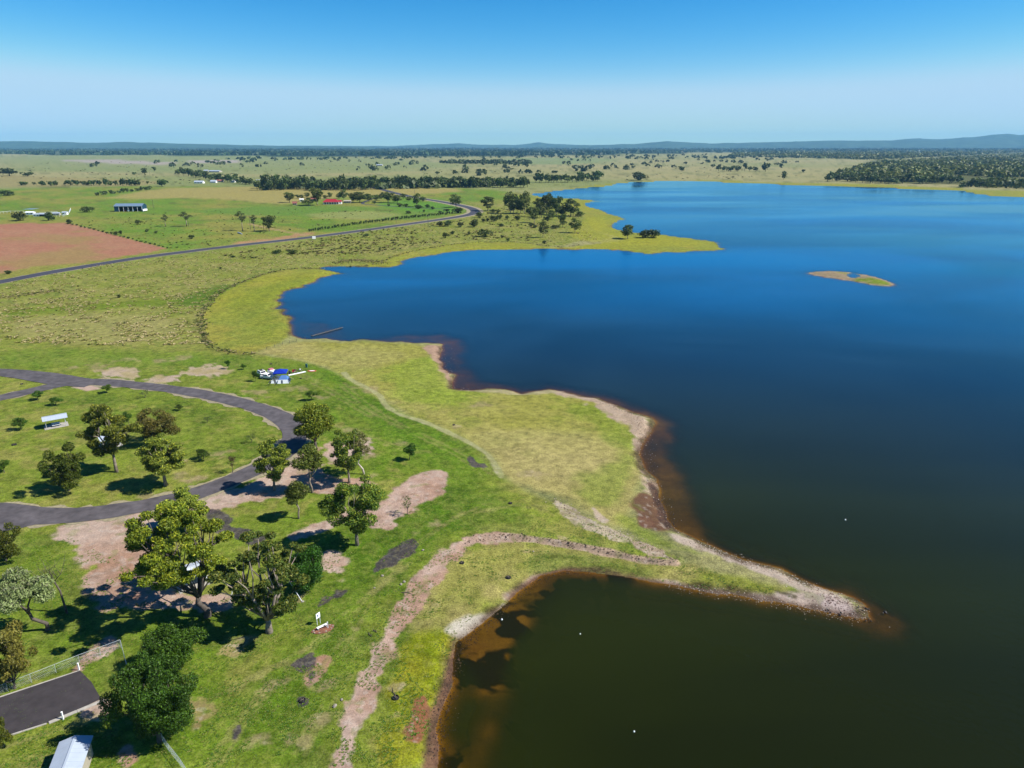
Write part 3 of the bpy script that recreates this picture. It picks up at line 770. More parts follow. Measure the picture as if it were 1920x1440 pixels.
ridge([(1500,270),(1640,266),(1700,260.5),(1722,259.5),(1760,261),(1820,257),(1860,252),(1885,251),(1905,253),(1940,250),(2400,252)], 12800, 1800)

# ------------------------------------------------------------------ haze
M_HAZE, hn, hl = nodes('thin_blue_haze')
ho = hn.new('ShaderNodeOutputMaterial'); hv = hn.new('ShaderNodeVolumePrincipled')
hv.inputs['Color'].default_value = (.27, .64, 1.0, 1)
hv.inputs['Density'].default_value = 4.6e-5 / Q
hv.inputs['Anisotropy'].default_value = 0.0
hl.new(hv.outputs[0], ho.inputs['Volume'])
hz = MB().box(0, 0, 134 * Q, 31500 * Q, 31500 * Q, 284 * Q).build('haze', M_HAZE)
tag(hz, kind='stuff')
# ------------------------------------------------------------------ roads (each sheet a few mm above the last)
M_ROAD = simple('worn_bitumen', A(116, 110, 112), .9, noise=.34, scale=.55, bump=.2)
M_ROADH = simple('highway_bitumen', A(88, 88, 100), .85, noise=.12, scale=.5)
M_VERGE = simple('gravel_verge', A(196, 184, 146), .95, noise=.25, scale=1.5)
M_LINE = simple('road_line_paint', (.75, .75, .72), .6, noise=.1)
def ribbon(name, pts_px, width, mat, dz, step=3.0, kind='structure', widths=None, wob=0):
    width *= Q; wob *= Q; widths = None if widths is None else [w_ * Q for w_ in widths]
    c = smooth_poly(poly(pts_px), closed=False, n=2)
    seg = np.hypot(*np.diff(c, axis=0).T); L = np.concatenate([[0], np.cumsum(seg)])
    n = max(4, int(L[-1] / step)); t = np.linspace(0, L[-1], n)
    x = np.interp(t, L, c[:, 0]); y = np.interp(t, L, c[:, 1])
    for _ in range(6):
        x[1:-1] = (x[:-2] + 2 * x[1:-1] + x[2:]) / 4; y[1:-1] = (y[:-2] + 2 * y[1:-1] + y[2:]) / 4
    dx, dy = np.gradient(x), np.gradient(y); q = np.hypot(dx, dy); nx, ny = -dy / q, dx / q
    w = np.full(n, width) if widths is None else np.interp(np.linspace(0, 1, n), np.linspace(0, 1, len(widths)), widths)
    if wob: w = w + fbm(x, y, 4, 55, 3) * wob
    K = 7; V = []
    for k in range(K):
        o = (k / (K - 1) - .5) * w
        X, Y = x + nx * o, y + ny * o
        V.append(np.stack([X, Y, X * 0], 1))
    V = np.stack(V, 1)
    # follow the land just above its highest point across the strip
    V2 = V.reshape(-1, 3)
    sd = sd_land(V2[:, 0], V2[:, 1]); z = height(V2[:, 0], V2[:, 1], sd).reshape(n, K)
    z = z + dz
    V[:, :, 2] = z
    F = [(i * K + k, i * K + k + 1, (i + 1) * K + k + 1, (i + 1) * K + k) for i in range(n - 1) for k in range(K - 1)]
    o = mesh_np(name, V.reshape(-1, 3), np.array(F)[:, ::-1], mat, smooth=True)
    return tag(o, kind=kind)
HW = [(-500,620),(-200,570),(0,529),(100,510),(200,493),(300,478),(400,466),(480,456.5),(560,448),(640,438),(720,427),(800,415.5),(860,407),(885,402),(893,397),(886,391),(860,384.5),(820,377),(780,371),(740,362),(715,355),(690,350)]
ribbon('verge', HW, 13.0, M_VERGE, .05, 4, widths=[9, 9, 9, 11, 13, 14, 11, 8, 8], wob=1.5)
ribbon('road', HW, 7.2, M_ROADH, .09, 4)
LOOP = [(-60,962),(0,964),(60,969),(120,969),(180,964),(250,953),(320,940),(380,924),(440,900),(490,878),(525,858),(548,836),(556,815),(545,795),(520,778),(480,764),(430,750),(380,740),(330,731),(270,724),(220,719),(170,716),(130,718),(90,726),(50,736),(0,747),(-60,760)]
ribbon('verge', LOOP, 5.6, M_VERGE, .05, 1.2, widths=[6.2, 5.6, 5.2, 5.0, 5.6, 5.6, 5.0, 4.9, 4.9, 5.0], wob=2.2)
ribbon('road', LOOP, 4.9, M_ROAD, .10, 1.2, widths=[6.2, 4.6, 4.2, 4.0, 4.2, 4.5, 4.3, 4.1, 4.0, 4.0, 4.1, 4.3, 4.2], wob=.25)
ribbon('road', [(-80,694),(0,698),(50,703),(90,709),(130,716),(175,720)], 4.9, M_ROAD, .112, 1.0, widths=[4.6, 4.6, 5.5, 6.5, 5], wob=.2)
ribbon('road', [(-60,996),(-10,984),(40,972),(100,967)], 5, M_ROAD, .114, 1.0, widths=[5, 6, 6, 4], wob=.2)
ribbon('footpath', [(738,362),(700,372),(672,383),(700,384),(760,389),(800,391),(840,392)], 3.0, M_ROADH, .06, 4)

# ------------------------------------------------------------------ trees
M_BARK = simple('gum_bark', (.20, .165, .13), .9, noise=.45, scale=2.2, bump=.4)
M_BARKD = simple('dark_bark', (.085, .07, .058), .95, noise=.4, scale=2.5, bump=.4)
M_BARKP = simple('pale_bark', (.42, .37, .31), .8, noise=.35, scale=1.6, bump=.3)

def leaf_cloud(rs, centers, radii, n, size, base, hang=.5, flat=.8, tip=None, aspect=.42, cvar=.22):
    """leaf-sized quads spread through clumps; returns verts, faces, colours"""
    centers = np.array(centers); radii = np.array(radii)
    w = radii ** 2; k = rs.choice(len(centers), n, p=w / w.sum())
    d = rs.normal(size=(n, 3)); d /= np.linalg.norm(d, axis=1)[:, None]
    rad = radii[k] * rs.uniform(.25, 1.0, n) ** .45
    off = d * rad[:, None]; off[:, 2] *= flat
    p = centers[k] + off + rs.normal(size=(n, 3)) * .05 * radii[k][:, None]
    nrm = d * .7 + rs.normal(size=(n, 3)) * .8
    nrm /= np.linalg.norm(nrm, axis=1)[:, None]
    t = np.cross(nrm, rs.normal(size=(n, 3))); t[:, 2] -= hang
    t -= nrm * (t * nrm).sum(1)[:, None]; t /= np.linalg.norm(t, axis=1)[:, None] + 1e-9
    b = np.cross(nrm, t)
    s = size * rs.uniform(.6, 1.35, n)[:, None]
    V = np.stack([p - t * s, p + b * s * aspect, p + t * s, p - b * s * aspect], 1).reshape(-1, 3)
    F = np.arange(n * 4).reshape(n, 4)
    cl = rs.uniform(1 - cvar, 1 + cvar, len(centers))[k]
    lf = rs.uniform(.72, 1.28, n)
    col = np.array(base)[None] * (cl * lf)[:, None]
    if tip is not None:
        m = (rs.uniform(size=n) < .28) & (off[:, 2] > 0)  # new growth and sunlit clump tops, both painted into the upper leaves' colour
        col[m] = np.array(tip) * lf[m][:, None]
    return V, F, np.repeat(col, 4, 0)

def tree_shape(seed, H, W, trunk, nl, n_clump, clump_r, size, base, tip=None, lean=0.0, zc=.66, zr=.36, r0=.16, hang=.5, flat=.8, forks=1, bend=.3, holes=True, gap=1.12):
    rs = np.random.RandomState(seed)
    cs, rr = [], []
    tries = 0
    while len(cs) < n_clump and tries < 4000:
        tries += 1
        d = rs.normal(size=3); d /= np.linalg.norm(d); q = rs.uniform(.25, 1) ** .5
        th_ = math.atan2(d[1], d[0]); lob = .74 + .26 * math.sin(2 * th_ + seed) * math.cos(2.3 * d[2] + seed * 1.7) + .14 * math.sin(5 * th_ + seed * 2.1)
        p = np.array([d[0] * W / 2 * .95 * q * lob, d[1] * W / 2 * .95 * q * lob, H * zc + d[2] * H * zr * .88 * q * (.85 + .15 * lob)])
        p[0] += lean * p[2] / H
        if p[2] < trunk * .75: continue
        if all(np.linalg.norm((p - c) / np.array([1, 1, .8])) > clump_r * (gap if holes else .75) for c in cs):
            cs.append(p); rr.append(clump_r * rs.uniform(.5, 1.3))
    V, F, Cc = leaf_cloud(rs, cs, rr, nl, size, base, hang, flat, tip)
    mb = MB()
    ft = Vector((lean * trunk / H + rs.uniform(-.1, .1) * bend, rs.uniform(-.1, .1) * bend, trunk))
    mb.tube([(0, 0, -.3), (rs.uniform(-bend, bend) * .12, rs.uniform(-bend, bend) * .12, trunk * .35), (ft.x + rs.uniform(-bend, bend) * .3, ft.y, trunk * .7), ft], [r0 * 1.35, r0, r0 * .85, r0 * .78], 7)
    nf = forks
    hubs = []
    for f in range(nf):
        an = 2 * math.pi * f / nf + rs.uniform(0, 1)
        e = Vector((ft.x + math.cos(an) * W * .16 + lean * .2, ft.y + math.sin(an) * W * .16, trunk + (H - trunk) * .38))
        m1 = ft.lerp(e, .5) + Vector((rs.uniform(-.2, .2), rs.uniform(-.2, .2), -.1)) * bend
        mb.tube([ft - Vector((0, 0, .15)), m1, e], [r0 * .62, r0 * .48, r0 * .36], 6); hubs.append(e)
    for c in cs:
        c = Vector(c); h = min(hubs, key=lambda q: (q - c).length)
        if c.z < h.z + .1: h = ft
        md = h.lerp(c, .5) + Vector((rs.uniform(-.3, .3), rs.uniform(-.3, .3), -abs(rs.uniform(0, .35)) * (c - h).length * .3))
        mb.tube([h, md, c], [r0 * .30, r0 * .2, r0 * .08], 4)
    return (V, F, Cc), mb
PROTO = {}
def proto(key, name, seed, H, W, bark, **kw):
    (V, F, Cc), mb = tree_shape(seed, H, W, **kw)
    e = empty(name, (0, 0, -500)); e['tmp'] = 1
    t = mb.build('trunk', bark, e, smooth=True)
    c = mesh_np('crown', V, F, M_LEAF, e, cols={'Col': Cc})
    q_ = np.percentile(V, [1.5, 98.5], axis=0); W = float((q_[1] - q_[0])[:2].mean()); H = float(np.percentile(V[:, 2], 99.7))
    PROTO[key] = (e, H, W); return e
GUM = A(134, 154, 54) * 1.12; GUMY = A(208, 206, 50) * 1.15; DARK = A(92, 112, 42); DENSE = A(70, 112, 26); GREY = A(160, 172, 108) * 1.35; BRN = A(150, 130, 70)
for k, (sd, W, col) in enumerate([(1, 5.6, GUM), (2, 6.2, GUM * .9), (3, 5.0, GUM), (4, 6.6, A(122,150,48) * 1.1)]):
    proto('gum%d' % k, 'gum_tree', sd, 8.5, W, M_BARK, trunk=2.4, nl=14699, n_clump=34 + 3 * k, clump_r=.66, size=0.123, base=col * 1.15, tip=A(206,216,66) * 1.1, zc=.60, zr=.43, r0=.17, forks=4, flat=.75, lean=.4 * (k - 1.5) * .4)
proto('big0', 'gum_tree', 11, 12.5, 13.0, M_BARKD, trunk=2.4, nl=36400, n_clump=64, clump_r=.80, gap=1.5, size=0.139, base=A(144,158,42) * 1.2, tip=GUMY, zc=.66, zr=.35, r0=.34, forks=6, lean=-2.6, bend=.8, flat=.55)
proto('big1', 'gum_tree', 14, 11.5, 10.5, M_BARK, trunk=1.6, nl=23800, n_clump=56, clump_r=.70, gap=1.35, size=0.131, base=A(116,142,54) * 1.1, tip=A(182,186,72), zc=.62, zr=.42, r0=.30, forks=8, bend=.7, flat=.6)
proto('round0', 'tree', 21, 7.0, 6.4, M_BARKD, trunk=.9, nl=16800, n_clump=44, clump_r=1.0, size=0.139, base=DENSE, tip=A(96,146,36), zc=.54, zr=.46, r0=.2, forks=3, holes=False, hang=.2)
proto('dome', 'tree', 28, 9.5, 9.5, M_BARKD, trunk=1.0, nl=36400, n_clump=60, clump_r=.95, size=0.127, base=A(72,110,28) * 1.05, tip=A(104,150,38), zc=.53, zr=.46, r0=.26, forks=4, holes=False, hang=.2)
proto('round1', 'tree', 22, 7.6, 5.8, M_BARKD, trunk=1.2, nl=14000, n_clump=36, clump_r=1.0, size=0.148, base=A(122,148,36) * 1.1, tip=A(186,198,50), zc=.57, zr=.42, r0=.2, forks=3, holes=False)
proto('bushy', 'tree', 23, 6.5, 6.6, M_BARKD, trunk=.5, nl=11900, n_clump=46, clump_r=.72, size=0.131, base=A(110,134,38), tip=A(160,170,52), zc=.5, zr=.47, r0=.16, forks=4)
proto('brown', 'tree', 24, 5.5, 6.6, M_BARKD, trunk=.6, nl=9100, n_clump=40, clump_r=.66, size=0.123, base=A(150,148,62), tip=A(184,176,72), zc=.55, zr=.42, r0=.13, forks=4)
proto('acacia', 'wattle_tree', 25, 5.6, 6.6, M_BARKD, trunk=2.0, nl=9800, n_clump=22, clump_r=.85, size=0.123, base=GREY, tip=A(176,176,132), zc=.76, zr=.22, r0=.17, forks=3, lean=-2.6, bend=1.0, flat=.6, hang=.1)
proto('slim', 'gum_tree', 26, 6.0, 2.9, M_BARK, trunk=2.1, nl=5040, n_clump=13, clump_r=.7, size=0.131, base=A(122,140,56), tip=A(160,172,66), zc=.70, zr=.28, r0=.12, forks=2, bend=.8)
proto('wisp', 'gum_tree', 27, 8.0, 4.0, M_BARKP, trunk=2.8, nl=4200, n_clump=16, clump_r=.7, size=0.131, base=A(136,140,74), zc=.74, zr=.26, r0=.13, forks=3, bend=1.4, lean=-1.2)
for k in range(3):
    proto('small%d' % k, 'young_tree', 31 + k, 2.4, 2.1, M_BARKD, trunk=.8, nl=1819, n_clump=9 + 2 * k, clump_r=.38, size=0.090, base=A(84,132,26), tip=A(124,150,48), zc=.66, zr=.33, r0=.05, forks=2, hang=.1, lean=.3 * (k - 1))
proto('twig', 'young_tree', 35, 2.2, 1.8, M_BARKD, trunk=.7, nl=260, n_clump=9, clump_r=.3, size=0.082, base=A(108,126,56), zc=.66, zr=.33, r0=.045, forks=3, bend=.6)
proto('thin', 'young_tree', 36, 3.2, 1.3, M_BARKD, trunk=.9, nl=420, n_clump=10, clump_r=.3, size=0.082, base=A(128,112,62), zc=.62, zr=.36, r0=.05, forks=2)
# mid distance, coarser leaves
for k in range(5):
    proto('mid%d' % k, 'gum_tree', 41 + k, 14, 8.0 + (k % 3) * 1.2, M_BARK, trunk=2.6, nl=1150, n_clump=26 + k, clump_r=1.35, size=.56, base=A(112,134,56) * (1 - .06 * (k % 2)), tip=A(136,146,66), zc=.57, zr=.42, r0=.22, forks=3, flat=.95, hang=.2)
for k in range(3):
    proto('midb%d' % k, 'shrub', 51 + k, 4, 4.6, M_BARKD, trunk=.3, nl=520, n_clump=15, clump_r=.85, size=.34, base=A(88,110,46), tip=A(122,138,58), zc=.48, zr=.46, r0=.12, forks=2, holes=False)
proto('sparse0', 'gum_tree', 56, 13, 6.5, M_BARK, trunk=6, nl=420, n_clump=13, clump_r=1.0, size=.42, base=A(112,122,68), zc=.72, zr=.3, r0=.2, forks=3, bend=1.2)
for o in list(PROTO.values()): pass

# far trees: one small mesh each (too small in the photograph for parts)
def far_proto(seed, H, W, n, name, base):
    rs = np.random.RandomState(seed)
    cs = [(rs.uniform(-.3, .3) * W, rs.uniform(-.3, .3) * W, H * rs.uniform(.35, .8)) for _ in range(7)]
    V, F, Cc = leaf_cloud(rs, cs, [W * .3 * rs.uniform(.7, 1.1) for _ in cs], n, W * .13, base, .2, H / W * .62 if H > W else .8, None, .6, .3)
    V[:, 2] = np.maximum(V[:, 2], .2)
    mb = MB().tube([(0, 0, -.2), (0, 0, H * .5)], [W * .035, W * .02], 5)
    n0 = len(V); tv = np.array(mb.v)
    F2 = [f for f in mb.f if len(f) == 4]
    V = np.concatenate([V, tv]); F = np.concatenate([F, np.array(F2) + n0]); Cc = np.concatenate([Cc, np.tile(A(110,96,84), (len(tv), 1))])
    me = mesh_np(name, V, F, M_LEAF, cols={'Col': Cc}); d = me.data; bpy.data.objects.remove(me); return d
FARM = [far_proto(60 + k, 12, 8.5 + k % 3, 200, 'gum_tree', A(108,128,60) * (1 + .12 * (k % 3))) for k in range(6)]
FARB = [far_proto(70 + k, 4.2, 6, 110, 'shrub', A(98,122,56)) for k in range(4)]
def far_tree(data, H0, W0, px, py, h_px, w_px, name, label, group, cat='tree', rnd=random.Random(3)):
    X, Y = PT(px, py, .4)
    Hm = max(.8, ZH(Y, py - h_px) - ZH(Y, py)); d = math.hypot(Y, CAM_H); Wm = w_px * d / F_PX
    o = bpy.data.objects.new(name, data); COL.objects.link(o)
    o.location = (X, Y, H1(X, Y) if d < 1500 else .4); o.rotation_euler = (0, 0, rnd.uniform(0, 6.28)); o.scale = (Wm / W0, Wm / W0, Hm / H0)
    return tag(o, label, cat, group)
USED = set()
def put(key, px, py, top, w_px, label, group=None, cat='tree', rz=None, seed=[0], name=None):
    """one tree from its prototype, standing at photo position (px, py)"""
    e, H0, W0 = PROTO[key]; seed[0] += 1
    X, Y = PT(px, py, .5); z = H1(X, Y)
    Hm = ZH(Y, top) - ZH(Y, py); d = math.hypot(Y, CAM_H - Hm / 2); Wm = w_px * d / F_PX * (.93 if Y < 300 else 1.18)
    if rz is None: rz = (seed[0] * 2.399) % 6.283
    sc = (Wm / W0, Wm / W0, Hm / H0)
    if key not in USED:
        USED.add(key); e.location = (X, Y, z); e.rotation_euler = (0, 0, rz); e.scale = sc
        tag(e, label, cat, group); o = e
        if 'tmp' in e: del e['tmp']
    else:
        o = dup(e, (X, Y, z), rz, sc, label, cat, group)
    if name: o.name = name
    return o
G1 = 'gum trees in the picnic ground'
put('gum1', 219, 887, 758, 84, 'tall pale trunked gum inside the road loop, in front of a half hidden shelter', G1, rz=2.0)
put('gum2', 311, 912, 818, 76, 'bare white trunked gum with oval shadow near the lower bend of the loop road', G1)
put('bushy', 130, 922, 840, 72, 'dark bushy tree with foliage down to the grass left inside the road loop', G1)
put('brown', 290, 832, 772, 78, 'brownish spreading tree behind the white trunked gum inside the loop', G1)
put('small0', 243, 800, 773, 15, 'small round dark tree peeping between two gums inside the road loop')
put('round1', 592, 843, 764, 70, 'dense round crowned gum at the outer bend of the loop road', G1)
put('gum0', 515, 921, 826, 58, 'slender gum with dark crown standing over the bitumen at the loop bend', G1)
put('slim', 586, 926, 838, 46, 'narrow gum on the pink track left of the pair of gums', G1)
put('gum3', 655, 907, 812, 62, 'dark crowned gum with forked trunk beside the crooked white gum', G1)
put('wisp', 683, 891, 810, 46, 'thin gum with crooked white trunk and sparse crown above bare pink ground', G1, rz=0)
put('gum3', 670, 1023, 904, 96, 'isolated gum with round shadow beside the wide pink bare patch', G1, rz=1.2)
put('slim', 560, 973, 902, 38, 'small slender gum with short oval shadow on grass south of the pink track', G1)
put('gum0', 352, 1004, 920, 74, 'gum tree at the road edge directly behind the largest tree', G1)
put('big0', 390, 1157, 962, 182, 'largest gum tree with yellow green crown over the striped roof shelter', G1, rz=.0)
put('big1', 505, 1187, 1008, 165, 'wide many-stemmed gum with thick trunk right of the largest tree', G1, rz=1.0)
put('round0', 578, 1108, 1032, 66, 'dark dense tree behind the many-stemmed gum, at its right', G1)
put('round0', 327, 1250, 1180, 84, 'small dense bright green round tree in the shade of the big gums', G1)
put('dome', 300, 1392, 1246, 120, 'large dense dark green tree at the corner of the wire fence', G1, rz=2.4)
put('acacia', 89, 1182, 1072, 112, 'leaning grey leaved wattle with dark crooked trunk at the left edge', G1, rz=.4)
put('bushy', 12, 1052, 988, 58, 'tree cut by the left edge beside the road fork', G1)
put('brown', 28, 1292, 1180, 88, 'olive brown tree at the left edge above the fenced bitumen', G1)
put('bushy', -2, 1412, 1340, 44, 'yellowish bush at the left edge over the dark bitumen court')
put('small1', 9, 890, 866, 24, 'small tree at the left edge above the road fork')
# bare dead tree
def dead_tree(px, py, top, label):
    X, Y = PT(px, py); H = ZH(Y, top)
    e = empty('dead_tree', (X, Y, H1(X, Y)), 0, label, 'tree')
    rs = random.Random(9); mb = MB()
    mb.tube([(0, 0, -.2), (-.25, .1, H * .18), (-.35, .1, H * .33), (-1.0, .2, H * .46)], [.2, .16, .14, .11], 7)
    mb.build('trunk', M_BARKD, e, smooth=True)
    def br(p, d, L, r, dep, mb):
        pts = [p]; q = Vector(p); dd = Vector(d).normalized()
        for i in range(3):
            dd = (dd + Vector((rs.uniform(-.35, .35), rs.uniform(-.35, .35), rs.uniform(-.15, .3)))).normalized()
            q = q + dd * L / 3; pts.append(q.copy())
        mb.tube(pts, [r, r * .8, r * .6, r * .4], 5)
        if dep:
            for k in range(3):
                a = pts[rs.choice([1, 2, 3])]
                br(a, dd + Vector((rs.uniform(-1, 1), rs.uniform(-1, 1), rs.uniform(-.1, .7))), L * .62, r * .5, dep - 1, mb)
    for st, dr, L in (((-1.0, .2, H * .46), (-.1, 0, 1), 3.0), ((-1.0, .2, H * .46), (.75, .2, .7), 2.9), ((-1.0, .2, H * .46), (-1.2, -.1, .6), 3.2), ((-.9, .2, H * .42), (-.5, .5, .9), 2.6)):
        m2 = MB(); br(Vector(st), Vector(dr), L, .085, 2, m2); m2.build('limb', M_BARKD, e, smooth=True)
dead_tree(126, 1150, 1028, 'bare dead tree with forked grey limbs left of the pink clearing')
G2 = 'young trees dotted over the lawn'
for key, x, y, t, w, lb in [
 ('small1',40,807,785,24,'young tree left of the open picnic shelter inside the loop'),
 ('small0',70,751,735,19,'young tree just below the road fork, left of a similar one'),
 ('small2',105,760,745,20,'young flat topped tree above the open picnic shelter'),
 ('small0',201,737,722,18,'young round tree touching the upper loop road'),
 ('twig',273,747,733,17,'thin twiggy sapling near the top of the road loop'),
 ('small1',337,770,759,14,'low round sapling right of the brownish tree'),
 ('twig',389,794,782,13,'tiny sparse sapling near the upper right of the loop'),
 ('small2',382,862,843,26,'young flat topped tree beside bare soil inside the loop'),
 ('thin',437,888,856,16,'thin brown leaved sapling inside the loop near its bend'),
 ('twig',472,832,815,16,'dark twiggy sapling on the grass inside the bend'),
 ('small2',583,751,733,20,'young tree between the camp and the round crowned gum'),
 ('small0',768,864,834,24,'young tree with small shadow alone on the lawn toward the lake'),
 ('twig',765,966,934,22,'very thin sapling at the edge of the wide pink patch'),
 ('small0',429,692,675,10,'leftmost young tree above the camp'),
 ('small1',457,694,683,11,'young dark tree above left of the white car'),
 ('small2',480,716,696,13,'yellow green young tree touching the white car'),
 ('twig',516,724,704,13,'young tree in front of the grey tent')]:
    put(key, x, y, t, w, lb, G2)

# peninsula clump, farm trees and scattered trees
ORD = ['first','second','third','fourth','fifth','sixth','seventh','eighth','ninth','tenth','eleventh','twelfth','thirteenth','fourteenth','fifteenth','sixteenth','seventeenth','eighteenth','nineteenth','twentieth','twenty-first','twenty-second','twenty-third','twenty-fourth','twenty-fifth','twenty-sixth','twenty-seventh','twenty-eighth','twenty-ninth','thirtieth']
def ordw(i):
    if i < 30: return ORD[i]
    t, u = divmod(i + 1, 10); T = {3: 'thirt', 4: 'fort', 5: 'fift', 6: 'sixt'}[t]
    return T + 'ieth' if u == 0 else T + 'y-' + ORD[u - 1]
def clump(lst, keys, text, group, cat='tree'):
    for i, (x, y, t, w) in enumerate(sorted(lst)):
        put(keys[i % len(keys)], x, y, t, w, '%s from the left %s' % (ORD[i], text), group, cat)
MID = ['mid0', 'mid3', 'mid1', 'mid4', 'mid2']
clump([(957,401,360,19),(969,393,369,13),(983,401,358,18),(994,406,388,12),(1002,418,388,14),(1015,409,380,16),(1025,402,362,17),(1033,398,370,14),(1043,403,368,18),(1052,406,388,16),(1055,427,402,13),(1070,406,373,25),(1078,437,408,18),(1018,446,413,14),(1026,418,402,11),(1037,392,376,14),(976,400,375,14),(1010,398,372,15),(1035,412,394,12),(963,400,378,13)], MID, 'in the gum clump on the grassy point', 'gum clump on the lakeside point')
put('mid1', 915, 396, 369, 22, 'lone wide gum right of the highway bend')
put('mid2', 855, 389, 364, 18, 'round gum inside the sharp highway bend')
put('mid3', 1177, 448, 422, 18, 'lone gum near the tip of the grassy point beside two bushes')
put('midb0', 1210, 446, 431, 18, 'left of two touching dark bushes on the grassy point', 'pair of bushes on the point', 'shrub')
put('midb1', 1224, 446, 430, 21, 'right of two touching dark bushes on the grassy point', 'pair of bushes on the point', 'shrub')
put('midb2', 1088, 406, 396, 13, 'round dark bush at the lake side of the gum clump', None, 'shrub')
put('midb1', 908, 444, 430, 20, 'large dark bush above the dark scarp of the shore pasture', None, 'shrub')
put('midb0', 1196, 338, 322, 21, 'round dark bush on the far shore with its reflection in the lake', None, 'shrub')
put('mid0', 505, 434, 404, 19, 'round crowned gum beside the highway verge, rightmost of three')
put('sparse0', 455, 433, 396, 14, 'tall sparse gum, leftmost of three beside the highway verge')
put('sparse0', 477, 434, 403, 10, 'thin sparse gum, middle of three beside the highway verge')
put('sparse0', 311, 425, 402, 10, 'thin half dead tree in the green paddock right of the blue shed')
put('sparse0', 350, 425, 397, 15, 'sparse two-stemmed gum in the green paddock, right of a half dead tree')
clump([(890,426,411,13),(926,415,404,13),(937,411,402,9),(970,413,404,10),(940,425,419,9),(898,409,397,10),(924,399,392,8),(933,399,393,8),(996,425,418,8),(1003,428,422,6),(1021,458,451,6),(1041,429,422,11),(914,415,409,5),(907,416,410,6),(863,426,416,10),(951,412,404,6),(835,447,436,9),(849,440,433,6),(826,425,415,9),(840,425,413,11),(941,447,441,5),(952,452,447,5),(880,440,435,5)], ['midb0','midb1','midb2'], 'among the bushes on the rough pasture beside the highway bend', 'bushes on the rough lakeside pasture', 'shrub')
clump([(543,380,360,15),(559,372,365,7),(566,373,365,7),(576,371,361,9),(579,386,371,17),(595,385,351,20),(610,373,366,7),(619,372,361,8),(636,373,362,9),(645,376,354,13),(662,380,362,13),(675,380,360,19),(692,379,363,14),(706,377,365,9),(715,376,361,9),(728,380,360,18),(745,381,366,15),(757,373,363,9),(767,378,368,8),(781,388,362,13),(793,379,369,9)], MID, 'in the garden row around the red roofed farmhouse', 'garden trees around the red roofed farmhouse')
clump([(749,388,381,8),(761,388,382,8),(784,392,384,12),(801,390,383,8),(811,393,387,6),(766,401,395,8),(825,400,395,5),(860,400,389,16),(837,396,392,10),(795,398,393,4),(729,387,382,4),(702,382,377,6)], ['midb1','midb2','midb0'], 'among the shrubs in the green paddock inside the highway curve', 'shrubs inside the highway curve', 'shrub')
clump([(259,421,412,8),(276,435,429,6),(293,438,433,5),(359,448,440,9),(164,398,387,18),(130,420,411,8),(92,414,397,14),(38,414,397,20),(12,367,356,22),(217,441,434,6),(227,440,432,5),(15,514,507,9)], ['midb2','midb0','midb1'], 'among the dark bushes of the green paddock and ploughed field edge', 'bushes of the green paddock', 'shrub')
clump([(687,444,438,8),(547,476,468,14),(520,475,469,16),(224,559,552,5),(414,505,501,4),(436,483,479,7)], ['midb0','midb1'], 'among the low dark bushes on the tussock pasture below the highway', 'low bushes on the tussock pasture', 'shrub')
for i, (x, y, h, w) in enumerate([(41,348,8,19),(64,347,5,7),(79,349,9,16),(95,349,9,12),(107,348,10,12),(132,348,10,18),(145,348,9,14),(157,348,8,12),(163,348,7,9),(176,348,10,16),(187,348,9,12),(198,348,12,14),(208,348,9,11),(217,348,8,9),(231,349,14,16),(246,349,13,17),(261,348,12,18),(277,345,5,6),(304,350,13,24)]):
    far_tree(FARB[i % 4], 4.2, 6, x, y, h, w, 'shrub', '%s from the left in the row of round dark bushes along the paddock' % ORD[i], 'row of round bushes on the left', 'shrub')
rr = random.Random(5)
for i in range(13):
    far_tree(FARB[i % 4], 4.2, 6, 184 + i * 8 + rr.uniform(-2, 2), 367 - i * .9, rr.uniform(5, 8), rr.uniform(8, 11), 'shrub', ordw(i) + ' pale shrub from the left in the slanting row behind the blue shed', 'slanting row of pale shrubs behind the blue shed', 'shrub')
for i in range(64):
    t = i / 63; x = 580 + 268 * t; y = 435 - 33 * t - 6 * math.sin(math.pi * t) * .4
    far_tree(FARB[i % 4], 4.2, 6, x + rr.uniform(-1, 1), y, rr.uniform(4, 6.2), rr.uniform(4, 5.5), 'hedge_shrub', ordw(i) + ' shrub from the left in the planted row beside the highway', 'planted row of shrubs beside the highway', 'shrub')
for i in range(24):     # along the ploughed paddock edge
    t = i / 23; far_tree(FARB[i % 4], 4.2, 6, 128 + 186 * t, 420 + 46 * t + rr.uniform(-.5, 1), rr.uniform(1.5, 4), rr.uniform(4, 8), 'shrub', ordw(i) + ' low shrub from the left on the edge of the ploughed field', 'shrubs on the ploughed field fence line', 'shrub')
def belt(n, x0, x1, yf, hr, wr, label, group, seed):
    r_ = random.Random(seed)
    for i in range(n):
        x = x0 + (x1 - x0) * (i + r_.uniform(0, 1)) / n; y = yf(x) - abs(r_.gauss(0, 2.2))
        far_tree(FARM[r_.randrange(6)], 12, 9.5, x, y, r_.uniform(*hr), r_.uniform(*wr), 'gum_tree', ordw(i) + ' from the left, ' + label, group)
belt(30, 335, 480, lambda x: 330 + (x - 335) * .14, (10, 18), (8, 14), 'gum around the far white cottages', 'gums around the far white cottages', 1)
belt(48, 478, 705, lambda x: 357.5, (17, 30), (11, 18), 'gum in the belt directly behind the farmhouse', 'tree belt behind the farmhouse', 2)
belt(50, 705, 990, lambda x: 352.5, (14, 23), (11, 17), 'gum in the long low belt right of the farmhouse', 'long tree belt right of the farmhouse', 3)
belt(24, 1003, 1128, lambda x: 344 - (x - 1003) * .02, (13, 21), (9, 14), 'gum in the grove above the narrow end of the lake', 'grove above the narrow end of the lake', 4)
